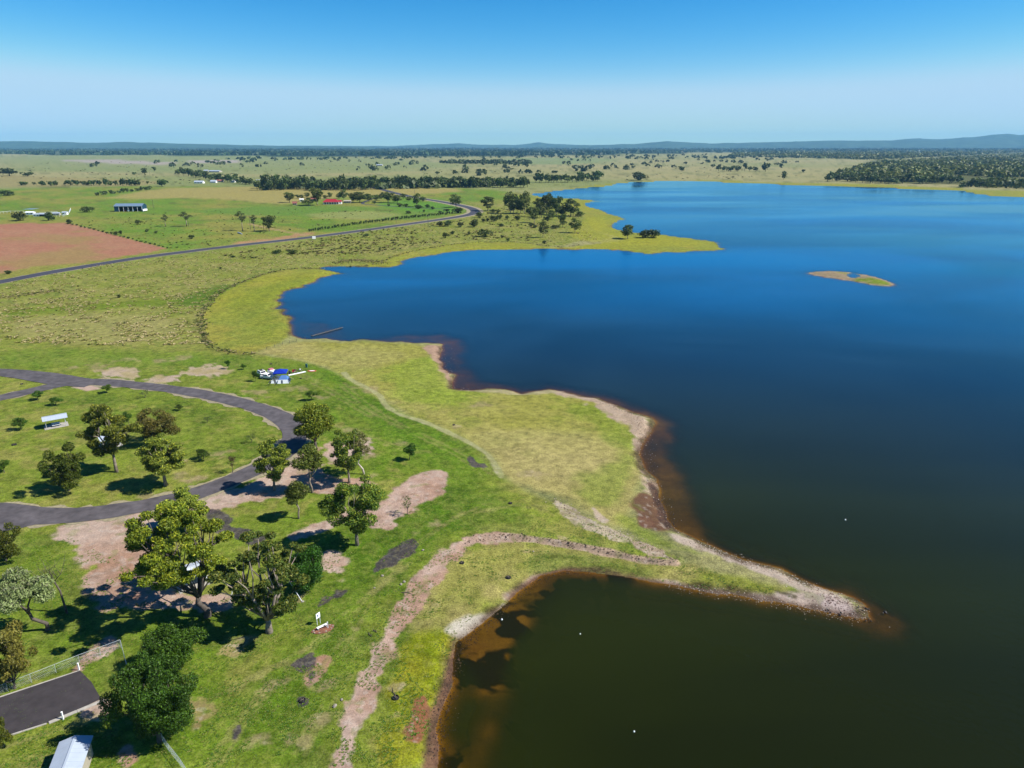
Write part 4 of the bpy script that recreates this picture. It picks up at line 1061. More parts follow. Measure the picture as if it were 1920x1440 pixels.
belt(44, 1548, 1800, lambda x: 341 + max(0, min(4, (x - 1580) * .06)), (12, 19), (12, 18), 'gum at the front edge of the wood across the lake', 'front edge of the wood across the lake', 5)
belt(14, 1800, 1930, lambda x: 352, (10, 16), (12, 16), 'tree at the right edge on the far shore', 'trees at the right edge on the far shore', 6)
for i, (x, y, t, w) in enumerate([(18,330,313,32),(52,331,321,20),(271,327,314,11),(290,321,312,9),(253,329,321,9),(1336,315,305,8),(1347,321,306,13),(1358,321,310,10),(1370,322,311,14),(1382,322,309,19),(1396,321,301,10),(1405,321,309,10),(1417,322,311,12),(1435,322,303,15),(1278,321,311,11),(1469,337,320,13),(1507,324,316,7),(820,328,319,8),(1174,315,307,6),(1187,316,310,7),(960,318,315,6)]):
    far_tree(FARM[i % 6], 12, 9.5, x, y, y - t, w, 'gum_tree', '%s from the left of the scattered gums on the far straw paddocks' % ORD[i], 'scattered gums on the far paddocks')

# woodland masses nobody could count
def canopy(name, px, py, hm, wm, nq, seed, base, label=None):
    rs = np.random.RandomState(seed)
    X, Y = P(px, py, .4); n = len(X)
    hm = hm * Q; wm = wm * Q
    hm = hm * rs.uniform(.6, 1.25, n); wm = wm * rs.uniform(.7, 1.3, n)
    k = np.repeat(np.arange(n), nq); N = len(k)
    d = rs.normal(size=(N, 3)); d[:, 2] = np.abs(d[:, 2]); d /= np.linalg.norm(d, axis=1)[:, None]
    p = np.stack([X[k] + d[:, 0] * wm[k] * .42, Y[k] + d[:, 1] * wm[k] * .42, hm[k] * (.22 + .62 * d[:, 2])], 1)
    nr = d + rs.normal(size=(N, 3)) * .55; nr /= np.linalg.norm(nr, axis=1)[:, None]
    t = np.cross(nr, rs.normal(size=(N, 3))); t /= np.linalg.norm(t, axis=1)[:, None]; b = np.cross(nr, t)
    s = (wm[k] * .30 * (8 / nq) ** .35)[:, None]
    V = np.stack([p - t * s, p + b * s * .8, p + t * s, p - b * s * .8], 1).reshape(-1, 3)
    V[:, 2] = np.maximum(V[:, 2], .3)
    col = np.array(base)[None] * rs.uniform(.65, 1.45, n)[k][:, None] * rs.uniform(.8, 1.2, N)[:, None]
    hue = rs.uniform(0, 1, n)[k][:, None]
    col = col * (np.array([1.0, 1, 1]) * (1 - hue) + np.array([1.25, 1.05, .8]) * hue)
    o = mesh_np(name, V, np.arange(N * 4).reshape(N, 4), M_TUFT, cols={'Col': np.repeat(col, 4, 0)})
    return tag(o, kind='stuff')
rs = np.random.RandomState(12)
def inpoly(pts, n):
    a = np.array(pts, float); out = []
    while len(out) < n:
        q = np.stack([rs.uniform(a[:, 0].min(), a[:, 0].max(), n * 3), rs.uniform(a[:, 1].min(), a[:, 1].max(), n * 3)], 1)
        s = sdf_poly(a, q[:, 0], q[:, 1]); out += list(q[s > 0])
    q = np.array(out[:n]); return q[:, 0], q[:, 1]
q = inpoly([(1560,334),(1590,322),(1640,308),(1700,303),(1800,296),(1920,288),(2300,288),(2300,340),(1920,331),(1880,336),(1790,328),(1760,342),(1600,341)], 2600)
canopy('woodland', q[0], q[1], 12, 13, 15, 1, A(136,150,72))
q = inpoly([(1800,352),(1830,343),(1870,339),(1930,345),(2200,350),(2300,362),(1930,355)], 260)
canopy('woodland', q[0], q[1], 9, 10, 12, 2, A(118,138,62))
q = inpoly([(1360,294),(1480,296),(1640,300),(1700,297),(1800,292),(1920,286),(2300,284),(2300,277),(1920,277),(1600,280),(1440,284),(1380,288)], 3600)
canopy('woodland', q[0], q[1], 13, 19, 10, 3, A(122,140,76))
q = inpoly([(480,356),(700,356),(980,351),(980,347),(850,343),(700,344),(600,345),(480,349)], 320)
canopy('woodland', q[0], q[1], 9, 11, 12, 4, A(96,118,60))
q = inpoly([(1450,293.5),(1700,296),(1700,293),(1450,290)], 120)
canopy('woodland', q[0], q[1], 12, 18, 10, 9, A(88,110,60))
q = inpoly([(828,307),(995,308),(995,304.5),(828,304.5)], 150)
canopy('woodland', q[0], q[1], 9, 16, 8, 5, A(84,106,60))
# scattered specks over the far plains
q = inpoly([(150,306),(480,300),(900,300),(1350,296),(1500,300),(1500,316),(1350,312),(900,330),(700,322),(560,312),(330,320),(150,312)], 230)
sel_ = fbm(q[0] * 1.0, q[1] * 6.0, 60, 3, 3) > -.05
canopy('scattered_trees', q[0][sel_], q[1][sel_], 9, 13, 9, 6, A(84,104,58))
q = inpoly([(420,298),(1300,291),(1500,289),(1500,297),(1300,299),(900,297),(420,303)], 200)
canopy('scattered_trees', q[0], q[1], 11, 15, 8, 7, A(80,100,60))
# the far forest belt
n = 24000
yy = 291.5 - (291.5 - 274.2) * rs.uniform(0, 1, n) ** 1.0
xx = rs.uniform(-500, 2400, n)
lim = np.interp(xx, [-500, 0, 200, 480, 520, 900, 1000, 1270, 1400, 2400], [290, 289, 291, 292, 295, 294, 292, 287, 285, 284]) + (vnoise(xx / 15, xx * 0, 4) - .5) * 2.5
m = yy < lim
gap = fbm(xx, yy * 25, 60, 9, 3)
m &= gap > -.75
canopy('forest', xx[m], yy[m], 13, 34, 6, 8, A(66,98,62))

# ------------------------------------------------------------------ tussocks of the rough pasture
def tussocks(name, X, Y, h, w, seed, cols_):
    rs = np.random.RandomState(seed); n = len(X)
    z = height(X, Y); h = h * rs.uniform(.5, 1.5, n); w = w * rs.uniform(.6, 1.5, n)
    nb = 6; k = np.repeat(np.arange(n), nb); an = rs.uniform(0, 6.283, n)[k] + np.tile(np.arange(nb), n) * 6.283 / nb
    ux, uy = np.cos(an), np.sin(an)
    c = np.stack([X[k], Y[k], z[k]], 1)
    bx = w[k] * .28
    a = c + np.stack([-uy * bx, ux * bx, ux * 0 - .03], 1); b = c + np.stack([uy * bx, -ux * bx, ux * 0 - .03], 1)
    t1 = c + np.stack([ux * w[k] * .55, uy * w[k] * .55, h[k] * rs.uniform(.5, 1, len(k))], 1)
    V = np.stack([a, b, t1], 1).reshape(-1, 3)
    ci = rs.randint(0, len(cols_), n)[k]
    col = np.array(cols_)[ci] * rs.uniform(.75, 1.25, len(k))[:, None]
    o = mesh_np(name, V, np.arange(len(k) * 3).reshape(-1, 3), M_TUFT, cols={'Col': np.repeat(col, 3, 0)})
    return tag(o, 'rough tussock grass', None, None, 'stuff')
qx, qy = inpoly([(0,534),(200,495),(480,463),(640,443),(800,420),(885,408),(960,385),(1090,405),(1105,432),(1120,450),(1050,462),(960,450),(860,453),(760,468),(700,492),(600,500),(520,503),(450,528),(400,558),(376,600),(383,645),(300,650),(120,648),(0,642)], 22000)
X, Y = P(qx, qy, .5)
keep = fbm(X, Y, 11, 71, 3) + 1.2 * fbm(X, Y, 3, 72, 2) > .1
STRAW, OLV, DKG, GRN = A(224, 214, 150) * 1.5, A(178, 178, 90) * 1.4, A(96, 110, 44), A(146, 170, 60) * 1.3
tussocks('tussock_grass', X[keep], Y[keep], .42, .85, 3, [STRAW, OLV, STRAW, OLV, DKG, GRN, OLV, STRAW])
# brushy line on the scarp
def along(pts, n, jit, seed):
    c = smooth_poly(poly(pts), closed=False, n=2); r_ = np.random.RandomState(seed)
    L = np.concatenate([[0], np.cumsum(np.hypot(*np.diff(c, axis=0).T))]); t = r_.uniform(0, L[-1], n)
    return np.interp(t, L, c[:, 0]) + r_.normal(0, jit, n), np.interp(t, L, c[:, 1]) + r_.normal(0, jit, n)
for pts, n_, j in (([(450,531),(420,545),(400,558),(378,590),(377,610),(382,635),(398,653),(440,663),(478,664)], 480, 1.1), ([(450,531),(520,506),(600,502),(690,497)], 260, .9), ([(700,496),(760,473),(860,456),(960,452),(1050,465),(1090,459)], 300, .9), ([(630,494),(660,487),(700,490),(720,494)], 300, 3), ([(0,560),(60,552),(110,545)], 160, 2.0)):
    X, Y = along(pts, n_, j, n_)
    tussocks('tussock_grass', X, Y, .5, .9, n_ + 1, [DKG, A(146,128,84), A(196,172,130) * 1.3, DKG * 1.3, OLV])
qx, qy = inpoly([(640,440),(800,420),(885,410),(900,396),(960,384),(1088,402),(1100,430),(1110,448),(1050,460),(960,449),(860,451),(760,466),(660,480),(560,480),(480,490),(420,480)], 1500)
X, Y = P(qx, qy, .5); keep = fbm(X, Y, 30, 91, 3) > -.1
tussocks('scrub', X[keep], Y[keep], 1.0, 2.2, 9, [DKG, A(120,132,60), A(150,140,84), OLV])
qx, qy = inpoly([(140,420),(320,470),(480,450),(560,430),(840,400),(700,395),(480,390),(300,400),(200,410)], 260)
X, Y = P(qx, qy, .5)
tussocks('scrub', X, Y, .8, 2.0, 10, [DKG, A(110,124,54), OLV])
qx, qy = inpoly([(0,300),(480,300),(900,305),(1500,300),(1500,335),(1100,338),(900,345),(300,345),(0,345)], 1200)
X, Y = P(qx, qy, .5); keep = fbm(X, Y * 2, 120, 92, 3) > .1
tussocks('scrub', X[keep], Y[keep], 1.6, 6, 11, [DKG, A(110,120,60), A(126,128,70)])
# low grass tufts across the near lawn, flats and track edges
qx, qy = inpoly([(0,1000),(100,990),(380,1140),(560,1060),(700,980),(860,900),(1000,940),(1250,1040),(1500,1120),(1280,1095),(1050,1062),(960,1090),(860,1180),(820,1290),(800,1440),(0,1440)], 26000)
X, Y = P(qx, qy, .5)
s_ = sd_land(X, Y); vis = (s_ > .6) & (fbm(X, Y, 2.5, 81, 3) > .05)
tussocks('grass', X[vis], Y[vis], .10, .26, 5, [A(104,146,18) * 1.15, A(136,160,44) * 1.1, A(86,132,12), A(160,166,72) * 1.1, A(118,154,26) * 1.15])
# ------------------------------------------------------------------ built things
M_CONC = simple('concrete', A(226, 220, 206), .9, noise=.12, scale=1.5)
M_STEELW = simple('pale_painted_steel', (.62, .66, .68), .45, noise=.05, metal=.0)
M_GALV = simple('galvanised_steel', (.42, .46, .48), .5, metal=.3, noise=.1)
M_ROOFW = simple('pale_roof_sheet', (.34, .39, .45), .35, noise=.06, scale=.8)
M_ROOFW2 = simple('weathered_roof_sheet', (.42, .46, .5), .4, noise=.14, scale=.7)
M_BLUEW = simple('blue_wall_cladding', A(44, 92, 120), .5, noise=.08)
M_BLUER = simple('blue_grey_roof_sheet', A(150, 178, 205), .4, noise=.06)
M_REDR = simple('red_roof_sheet', A(214, 60, 70), .45, noise=.1)
M_BRWNR = simple('faded_red_roof', A(190, 120, 104), .6, noise=.12)
M_WHITE = simple('white_paint', (.78, .78, .76), .45, noise=.04)
M_CREAM = simple('cream_wall', A(232, 222, 200), .8, noise=.06)
M_DARK = simple('dark_opening', (.02, .022, .025), .7)
M_WOOD = simple('weathered_timber', A(132, 122, 108), .9, noise=.25, scale=4)
M_GLASS = simple('tinted_car_glass', (.015, .018, .024), .08, spec=.8)
M_TYRE = simple('black_rubber', (.015, .015, .016), .8)
M_BLUET = simple('bright_blue_canvas', A(22, 66, 214), .6, noise=.06)
M_BLUET2 = simple('light_blue_canvas', A(110, 160, 232), .6, noise=.06)
M_NAVY = simple('navy_canvas', A(30, 60, 100), .7, noise=.08)
M_GREYT = simple('grey_blue_canvas', A(96, 116, 140), .7, noise=.1)
M_WTENT = simple('white_canvas', (.72, .75, .77), .7, noise=.04)
M_RED = simple('red_fabric', A(214, 48, 66), .6)
M_PINK = simple('pink_fabric', A(240, 150, 160), .6)
M_ORNG = simple('orange_mat', A(236, 120, 84), .8)
M_BLACK = simple('black_fabric', (.012, .012, .014), .8)
M_CHAR = simple('charcoal_ash', (.02, .02, .02), .95)
M_STONE = simple('pale_stone', A(196, 186, 170), .9, noise=.2, scale=3)
M_DSTONE = simple('wet_dark_stone', A(60, 54, 46), .6, noise=.2, scale=3)
M_MULCH = simple('red_brown_mulch', A(176, 120, 94), .95, noise=.4, scale=2.5, bump=.5)
M_TEAL = simple('teal_plastic', A(60, 130, 140), .6)
M_COURT = simple('dark_bitumen', A(82, 76, 78), .92, noise=.2, scale=.9, bump=.2)
M_SIGNB = simple('blue_sign_print', A(70, 110, 190), .5)
M_BUOY = simple('white_float', (.8, .8, .78), .4)
M_FEATH = simple('black_feathers', (.015, .015, .017), .6)

def at(px, py, dz=0.0):
    X, Y = PT(px, py, .5); return (X, Y, H1(X, Y) + dz)

def gable(parent, L, W, eave, ridge, mat, over=.35, name='roof', corr=True, hip=0.0, th=.06):
    """a two-plane roof of thin sheets along local x, with real ribs"""
    mb = MB()
    for s in (-1, 1):
        a = (-L / 2 - over, s * (W / 2 + over), eave - (ridge - eave) * over / (W / 2)); b = (L / 2 + over, a[1], a[2])
        c = (L / 2 + over - hip, 0, ridge); d = (-L / 2 - over + hip, 0, ridge)
        q = [a, b, c, d] if s < 0 else [b, a, d, c]
        mb.quad(*[(x, y, z + th) for x, y, z in q]); mb.quad(*[(x, y, z) for x, y, z in q][::-1])
        for i in range(4):
            p0, p1 = q[i], q[(i + 1) % 4]
            mb.quad(p0, p1, (p1[0], p1[1], p1[2] + th), (p0[0], p0[1], p0[2] + th))
    if hip:
        for s in (-1, 1):
            x = s * (L / 2 + over); e = eave - (ridge - eave) * over / (W / 2)
            mb.quad((x, -s * (W / 2 + over), e + th), (x, s * (W / 2 + over), e + th), (s * (L / 2 + over - hip), 0, ridge + th))
    r = mb.build(name, mat, parent)
    if corr:
        n = max(4, int(L / .55)); rb = MB()
        for i in range(n + 1):
            x = -L / 2 - over + (L + 2 * over) * i / n
            for s in (-1, 1):
                e = eave - (ridge - eave) * over / (W / 2)
                rb.tube([(x, s * (W / 2 + over), e + th + .012), (x, 0, ridge + th + .012)], .028, 4)
        rb.build('roof_rib', mat, r)
    cap = MB().box(0, 0, ridge + th + .03, L + 2 * over - 2 * hip, .26, .05).build('ridge_cap', mat, r)
    return r

def picnic_shelter(px, py, rz, L, W, roofmat, label):
    e = empty('picnic_shelter', at(px, py), rz, label, 'picnic shelter', 'picnic shelters')
    MB().box(0, 0, .02, L + .5, W + .6, .16).build('slab', M_CONC, e)
    for i in (-1, 1):
        for j in (-1, 1):
            MB().box(i * (L / 2 - .25), j * (W / 2 - .2), 1.2, .12, .12, 2.3).build('post', M_GALV, e)
    for j in (-1, 1):
        MB().box(0, j * (W / 2 - .2), 2.36, L, .09, .14).build('beam', M_GALV, e)
    gable(e, L, W, 2.5, 3.05, roofmat)
    return e
def picnic_table(loc, rz, label):
    t = empty('picnic_table', loc, rz, label, 'picnic table', 'picnic tables')
    for k in range(4): MB().box(0, -.33 + .22 * k, .76, 1.9, .19, .045).build('table_board', M_STEELW, t)
    for s in (-1, 1):
        MB().box(0, s * .78, .45, 1.9, .28, .045).build('bench', M_STEELW, t)
        MB().box(s * .65, 0, .37, .07, .1, .72).build('leg', M_GALV, t)
        MB().box(s * .65, 0, .40, .07, 1.7, .06).build('cross_bar', M_GALV, t)
    return t
for (px, py, rz, L, W, m, lb, tl) in [
    (106, 800, .62, 5.0, 3.0, M_ROOFW, 'open picnic shelter with pale blue roof alone on the grass inside the road loop', 'pale picnic table under the open shelter inside the road loop'),
    (208, 838, .75, 4.2, 3.2, M_ROOFW, 'picnic shelter mostly hidden behind the tall leaning gum inside the loop', 'picnic table in the shelter behind the tall leaning gum'),
    (366, 1092, .62, 5.4, 4.0, M_ROOFW2, 'picnic shelter with ribbed pale roof under the largest gum tree', 'picnic table in the shelter under the largest gum')]:
    e = picnic_shelter(px, py, rz, L, W, m, lb)
    c, s = math.cos(rz), math.sin(rz)
    for k in ((-.9, .9) if L > 5 else (0,)):
        x, y, z = e.location
        side = '' if L < 5 else (', the left one of two' if k < 0 else ', the right one of two')
        picnic_table((x + k * 1.35 * c, y + k * 1.35 * s, z + .1), rz, tl + side)

# picnic pole and swing frames near the largest gum
def leaning_pole(px, py, lean, L, r, label):
    X, Y, Z = at(px, py)
    e = empty('metal_pole', (X, Y, Z), 0, label, 'pole', None)
    top = Vector(lean).normalized() * L
    MB().tube([(0, 0, -.2), top], r, 7).build('pole_shaft', M_STEELW, e)
    MB().box(0, 0, .06, .34, .34, .14).build('footing', M_CONC, e)
    MB().tube([top + Vector((0, -.55, -.02)), top + Vector((0, .55, -.02))], r * .8, 6).build('cross_bar', M_GALV, e)
leaning_pole(568, 1130, (-.52, .35, .62), 8.2, .055, 'long white metal pole leaning left across the many-stemmed gum')
leaning_pole(305, 1106, (.66, .3, .55), 4.6, .045, 'short white slanting pole left of the ribbed roof shelter')
leaning_pole(430, 1132, (.22, .4, .85), 2.2, .05, 'short crossbar post shaped after the cast shadow of the long pole between the two large gums')  # this post takes the place of the long pole's cast shadow

# information sign on a mulch bed
X, Y, Z = at(601, 1172)
e = empty('information_sign', at(598, 1172), 1.0, 'white information board on two thin posts beside a mulch bed', 'sign')
for s in (-1, 1): MB().box(s * .3, 0, .6, .06, .06, 1.4).build('post', M_STEELW, e)
bd = MB().box(0, 0, 1.6, .8, .05, .9).build('board', M_WHITE, e)
MB().box(-.08, -.034, 1.62, .24, .012, .3).build('print', M_SIGNB, bd)
MB().box(-.08, .034, 1.62, .24, .012, .3).build('print', M_SIGNB, bd)
e = empty('mulch_bed', at(606, 1182), .5, 'oval reddish mulch bed with pale edging stones beside the white sign', 'garden bed')
mbb = MB(); 
out = [(1.75 * math.cos(a) * (1 + .08 * math.sin(3 * a)), .95 * math.sin(a)) for a in np.linspace(0, 2 * math.pi, 22)[:-1]]
mbb.prism(out, -.1, .10).build('mulch', M_MULCH, e)
r_ = random.Random(8)
for i in range(9):
    a = i / 9 * 6.28; MB().ellipsoid(1.5 * math.cos(a), .75 * math.sin(a), .13, .17, .13, .1, 6, 4, .2, i).build('stone', M_STONE, e)
e = empty('slab_bench', at(604, 1180, .08), .72, 'low white slatted bench on the mulch bed beside the sign', 'bench')
MB().box(0, -.17, .42, 1.7, .16, .06).build('slat', M_WHITE, e); MB().box(0, .08, .42, 1.7, .16, .06).build('slat', M_WHITE, e)
for s in (-1, 1): MB().box(s * .65, 0, .19, .08, .4, .40).build('leg', M_GALV, e)
e = empty('marker_post', at(615, 1180, .05), 0, 'short white marker post at the right end of the mulch bed', 'post')
MB().box(0, 0, .55, .12, .12, 1.1).build('shaft', M_WHITE, e); MB().box(0, 0, 1.12, .16, .16, .06).build('cap', M_WHITE, e)

# fenced dark bitumen court
CZ = .09
cp = poly([(-60,1320),(0,1309),(100,1276),(150,1259),(172,1281),(190,1312),(105,1352),(0,1388),(-80,1420)], .5)
def follow(pts, dz, inner=6):
    cx, cy = pts.mean(0); V = [(cx, cy, H1(cx, cy) + dz)]
    K = 8
    for k in range(1, K + 1):
        for x, y in pts:
            X_, Y_ = cx + (x - cx) * k / K, cy + (y - cy) * k / K
            V.append((X_, Y_, H1(X_, Y_) + dz))
    n = len(pts); F3 = [(0, 1 + i, 1 + (i + 1) % n) for i in range(n)]
    F4 = [(1 + k * n + i, 1 + (k + 1) * n + i, 1 + (k + 1) * n + (i + 1) % n, 1 + k * n + (i + 1) % n) for k in range(K - 1) for i in range(n)]
    return V, F3 + F4
V, F = follow(cp, CZ); me = bpy.data.meshes.new('bitumen_court'); me.from_pydata(V, [], F); me.materials.append(M_COURT)
o = bpy.data.objects.new('bitumen_court', me); COL.objects.link(o); tag(o, kind='structure')
def linething(pts, z0, fn):
    p = [at(*q) for q in pts]; return p
def kerb(p0, p1, w, h, label):
    a, b = Vector(at(*p0)), Vector(at(*p1)); L = (b - a).length
    e = empty('kerb', (a + b) / 2, math.atan2(b.y - a.y, b.x - a.x), label, 'kerb', 'kerbs of the bitumen court')
    n = max(2, int(L / 2.4))
    for i in range(n):
        MB().box(-L / 2 + L * (i + .5) / n, 0, h / 2 - .05, L / n - .03, w, h + .1).build('kerb_stone', M_CONC, e, bevel=.015)
kerb((-40, 1322), (150, 1259), .22, .14, 'long pale kerb on the upper side of the dark bitumen court')
kerb((92, 1357), (196, 1314), .5, .12, 'wide pale concrete strip at the lower right of the court')
kerb((-50, 1402), (88, 1358), .22, .10, 'broken pale kerb on the lower side of the dark court')
def wire_fence(pts, h, label, gap=2.6, rail=True, group='wire mesh fences', rails=(.06,), mesh=True, mat=None, name='wire_fence', r=.03):
    mat = mat or M_GALV
    P_ = [Vector(at(*q)) for q in pts]
    e = empty(name, P_[0], 0, label, 'fence', group)
    o0 = P_[0]
    for a, b in zip(P_[:-1], P_[1:]):
        n = max(1, round((b - a).length / gap))
        for i in range(n + (1 if b is P_[-1] else 0)):
            q = a.lerp(b, i / n) - o0
            MB().tube([(q.x, q.y, q.z - .1), (q.x, q.y, q.z + h)], r, 6).build('post', mat, e)
        for i in range(n):
            q0, q1 = a.lerp(b, i / n) - o0, a.lerp(b, (i + 1) / n) - o0
            if rail: MB().tube([(q0.x, q0.y, q0.z + h - .03), (q1.x, q1.y, q1.z + h - .03)], r * .85, 5).build('rail', mat, e)
            if mesh:
                mm = MB(); m = 14
                for k in range(m + 1):
                    for sg in (0, 1):
                        t0, t1 = (k / m, min(1, (k + 3) / m)) if sg == 0 else (min(1, (k + 3) / m), k / m)
                        aa, bb = q0.lerp(q1, t0), q0.lerp(q1, t1)
                        mm.tube([(aa.x, aa.y, aa.z + .05), (bb.x, bb.y, bb.z + h - .08)], .006, 3)
                for zz in (.35, .7): 
                    mm.tube([(q0.x, q0.y, q0.z + h * zz), (q1.x, q1.y, q1.z + h * zz)], .008, 3)
                mm.build('wire_mesh', mat, e)
    return e
wire_fence([(-30, 1315), (60, 1281), (150, 1245), (228, 1216)], 1.5, 'pale pipe fence with wire mesh along the upper side of the court')
wire_fence([(229, 1217), (238, 1252), (251, 1294)], 1.5, 'short leaning wire fence at the right end of the court', group='wire mesh fences')
wire_fence([(302, 1388), (318, 1412), (340, 1440), (372, 1490)], 1.3, 'wire fence running out of the picture below the large dark tree')
for i, (px, py) in enumerate([(149, 1258), (119, 1350)]):
    e = empty('gate_post', at(px, py), 0, ['square white gate post on the upper kerb of the court', 'square white gate post on the lower kerb of the court'][i], 'post', 'white gate posts')
    MB().box(0, 0, .6, .16, .16, 1.2).build('shaft', M_WHITE, e, bevel=.01); MB().box(0, 0, 1.22, .2, .2, .05).build('cap', M_WHITE, e)
# building with pale gabled roof at the bottom edge
X, Y, Z = at(138, 1455)
e = empty('amenities_building', (X, Y, Z), .28, 'small building with pale two-plane sheet roof cut by the bottom edge', 'building')
MB().box(0, 0, 1.2, 3.1, 5.4, 2.4).build('wall', M_CREAM, e)
rf = empty('tmp', (0, 0, 0)); bpy.data.objects.remove(rf)
pr = bpy.data.objects.new('roof_frame', None); 
def gable_y(parent, L, W, eave, ridge, mat):
    o = gable(parent, L, W, eave, ridge, mat, over=.3); o.rotation_euler = (0, 0, math.pi / 2); return o
gable_y(e, 5.4, 3.1, 2.5, 2.95, M_ROOFW)
MB().box(0, 2.73, 1.05, .9, .08, 2.0).build('door', M_NAVY, e)

# ------------------------------------------------------------------ camp by the lake
def car(px, py, rz, label, style='suv'):
    e = empty('parked_car', at(px, py), rz, label, 'car', 'cars at the camp')
    L, W = (4.7, 1.9)
    prof = [(-2.35,.45),(-2.35,.95),(-2.25,1.05),(-1.25,1.12),(-.85,1.22),(-.35,1.72),(0,1.80),(1.7,1.80),(2.15,1.62),(2.3,1.05),(2.35,.9),(2.35,.45)]
    if style == 'ute': prof = [(-2.35,.45),(-2.35,.95),(-2.2,1.05),(-1.2,1.12),(-.75,1.2),(-.3,1.66),(.1,1.72),(.75,1.70),(.95,1.12),(2.35,1.1),(2.35,.45)]
    m = MB(); n = len(prof)
    for s in (-1, 1):
        for x, z in prof:
            w = W / 2 * (1 if z < 1.1 else 1 - (z - 1.1) * .22); m.v.append((x, s * w, z))
    m.f.append(tuple(range(n))[::-1] if False else tuple(range(n))); m.f.append(tuple(range(n, 2 * n))[::-1])
    for i in range(n):
        j = (i + 1) % n; m.f.append((i, i + n, j + n, j))
    m.build('body', M_WHITE, e, bevel=.04)
    MB().quad((-.82, -.78, 1.26), (-.82, .78, 1.26), (-.38, .70, 1.70), (-.38, -.70, 1.70)).build('windscreen', M_GLASS, e, loc=(-.03, 0, .02))
    xr = 2.2 if style == 'suv' else .86
    MB().box(xr + .035, 0, 1.40, .03, 1.35, .34).build('rear_window', M_GLASS, e)
    for s in (-1, 1):
        MB().box(.65 if style == 'suv' else .2, s * .905, 1.40, 2.5 if style == 'suv' else 1.0, .03, .34).build('side_window', M_GLASS, e)
        MB().box(-2.36, s * .68, .82, .05, .34, .16).build('headlight', M_GALV, e)
        MB().box(2.36, s * .8, .95, .05, .16, .3).build('tail_light', M_RED, e)
        MB().box(-.7, s * 1.02, 1.18, .14, .16, .14).build('mirror', M_WHITE, e)
        for x in (-1.45, 1.45):
            w = MB().tube([(x, s * .78, .36), (x, s * .98, .36)], .36, 14).build('wheel', M_TYRE, e)
            MB().tube([(x, s * .97, .36), (x, s * 1.0, .36)], .2, 10).build('rim', M_GALV, w)
    MB().box(-2.38, 0, .55, .1, 1.7, .2).build('bumper', M_TYRE, e)
    MB().box(.7 if style == 'suv' else 1.6, 0, 1.84 if style == 'suv' else 1.2, 1.6, 1.1, .05).build('roof_rack' if style == 'suv' else 'tray_cover', M_BLACK, e)
    return e
car(493, 706, 2.3, 'white four wheel drive at the left of the camp, roof bars on top', 'suv')
car(503, 711, 2.9, 'white utility in front of the grey tent at the camp', 'ute')
# camper trailer
e = empty('camper_trailer', at(512, 703), 2.5, 'small white camper trailer with a red cover behind the cars', 'trailer', None)
MB().box(0, 0, .95, 3.2, 1.9, .95).build('body', M_WHITE, e, bevel=.05)
MB().box(.9, 0, 1.6, 1.1, 1.5, .5).build('cover', M_PINK, e, bevel=.06)
MB().box(-2.1, 0, .5, 1.2, .1, .1).build('drawbar', M_GALV, e)
for s in (-1, 1): MB().tube([(0, s * .9, .34), (0, s * 1.08, .34)], .34, 12).build('wheel', M_TYRE, e)
def tent(px, py, rz, L, W, h, wall, roof, front, label):
    e = empty('tent', at(px, py), rz, label, 'tent', 'tents at the camp')
    x0, y0 = L / 2, W / 2; wz = h * .52; ix, iy = L / 2 * .80, W / 2 * .80
    MB().quad((-x0,-y0,0),(-x0,y0,0),(-ix,iy,wz),(-ix,-iy,wz)).quad((-x0,y0,0),(x0,y0,0),(ix,iy,wz),(-ix,iy,wz)).quad((x0,y0,0),(x0,-y0,0),(ix,-iy,wz),(ix,iy,wz)).build('wall', wall, e)
    f = MB().quad((x0,-y0,0),(-x0,-y0,0),(-ix,-iy,wz),(ix,-iy,wz)).build('front_panel', front, e)
    MB().quad((-x0*.35,-y0-.01,.04),(-x0*.05,-y0-.01,.04),(-x0*.05,-iy*1.03-.01,wz*.9),(-x0*.35,-iy*1.03-.01,wz*.9)).build('window_flap', M_GREYT, f)
    MB().quad((-ix,-iy,wz),(-ix*.5,0,h),(ix*.5,0,h),(ix,-iy,wz)).quad((ix,iy,wz),(ix*.5,0,h),(-ix*.5,0,h),(-ix,iy,wz)).quad((-ix,iy,wz),(-ix*.5,0,h),(-ix,-iy,wz)).quad((ix,-iy,wz),(ix*.5,0,h),(ix,iy,wz)).build('roof', roof, e)
    for sx in (-1, 1):
        for sy in (-1, 1): MB().tube([(sx*ix, sy*iy, wz), (sx*(x0+.8), sy*(y0+.6), 0)], .015, 4).build('guy_rope', M_WHITE, e)
    return e
tent(520, 717, .12, 3.4, 3.2, 2.1, M_NAVY, M_GREYT, M_WTENT, 'grey blue tent with white front panel, left of the two tents')
tent(533, 717, .12, 3.6, 3.6, 2.2, M_NAVY, M_BLUET2, M_WTENT, 'blue walled tent with white front panel, right of the two tents')
e = empty('gazebo', at(527, 710), .15, 'bright blue canopy gazebo over the back of the tents', 'gazebo', None)
gw = 2.1
for sx in (-1, 1):
    for sy in (-1, 1): MB().tube([(sx*gw, sy*gw, 0), (sx*gw, sy*gw, 2.25)], .035, 6).build('leg', M_GALV, e)
MB().quad((-gw,-gw,2.25),(gw,-gw,2.25),(0,0,3.15)).quad((gw,-gw,2.25),(gw,gw,2.25),(0,0,3.15)).quad((gw,gw,2.25),(-gw,gw,2.25),(0,0,3.15)).quad((-gw,gw,2.25),(-gw,-gw,2.25),(0,0,3.15)).build('canopy', M_BLUET, e)
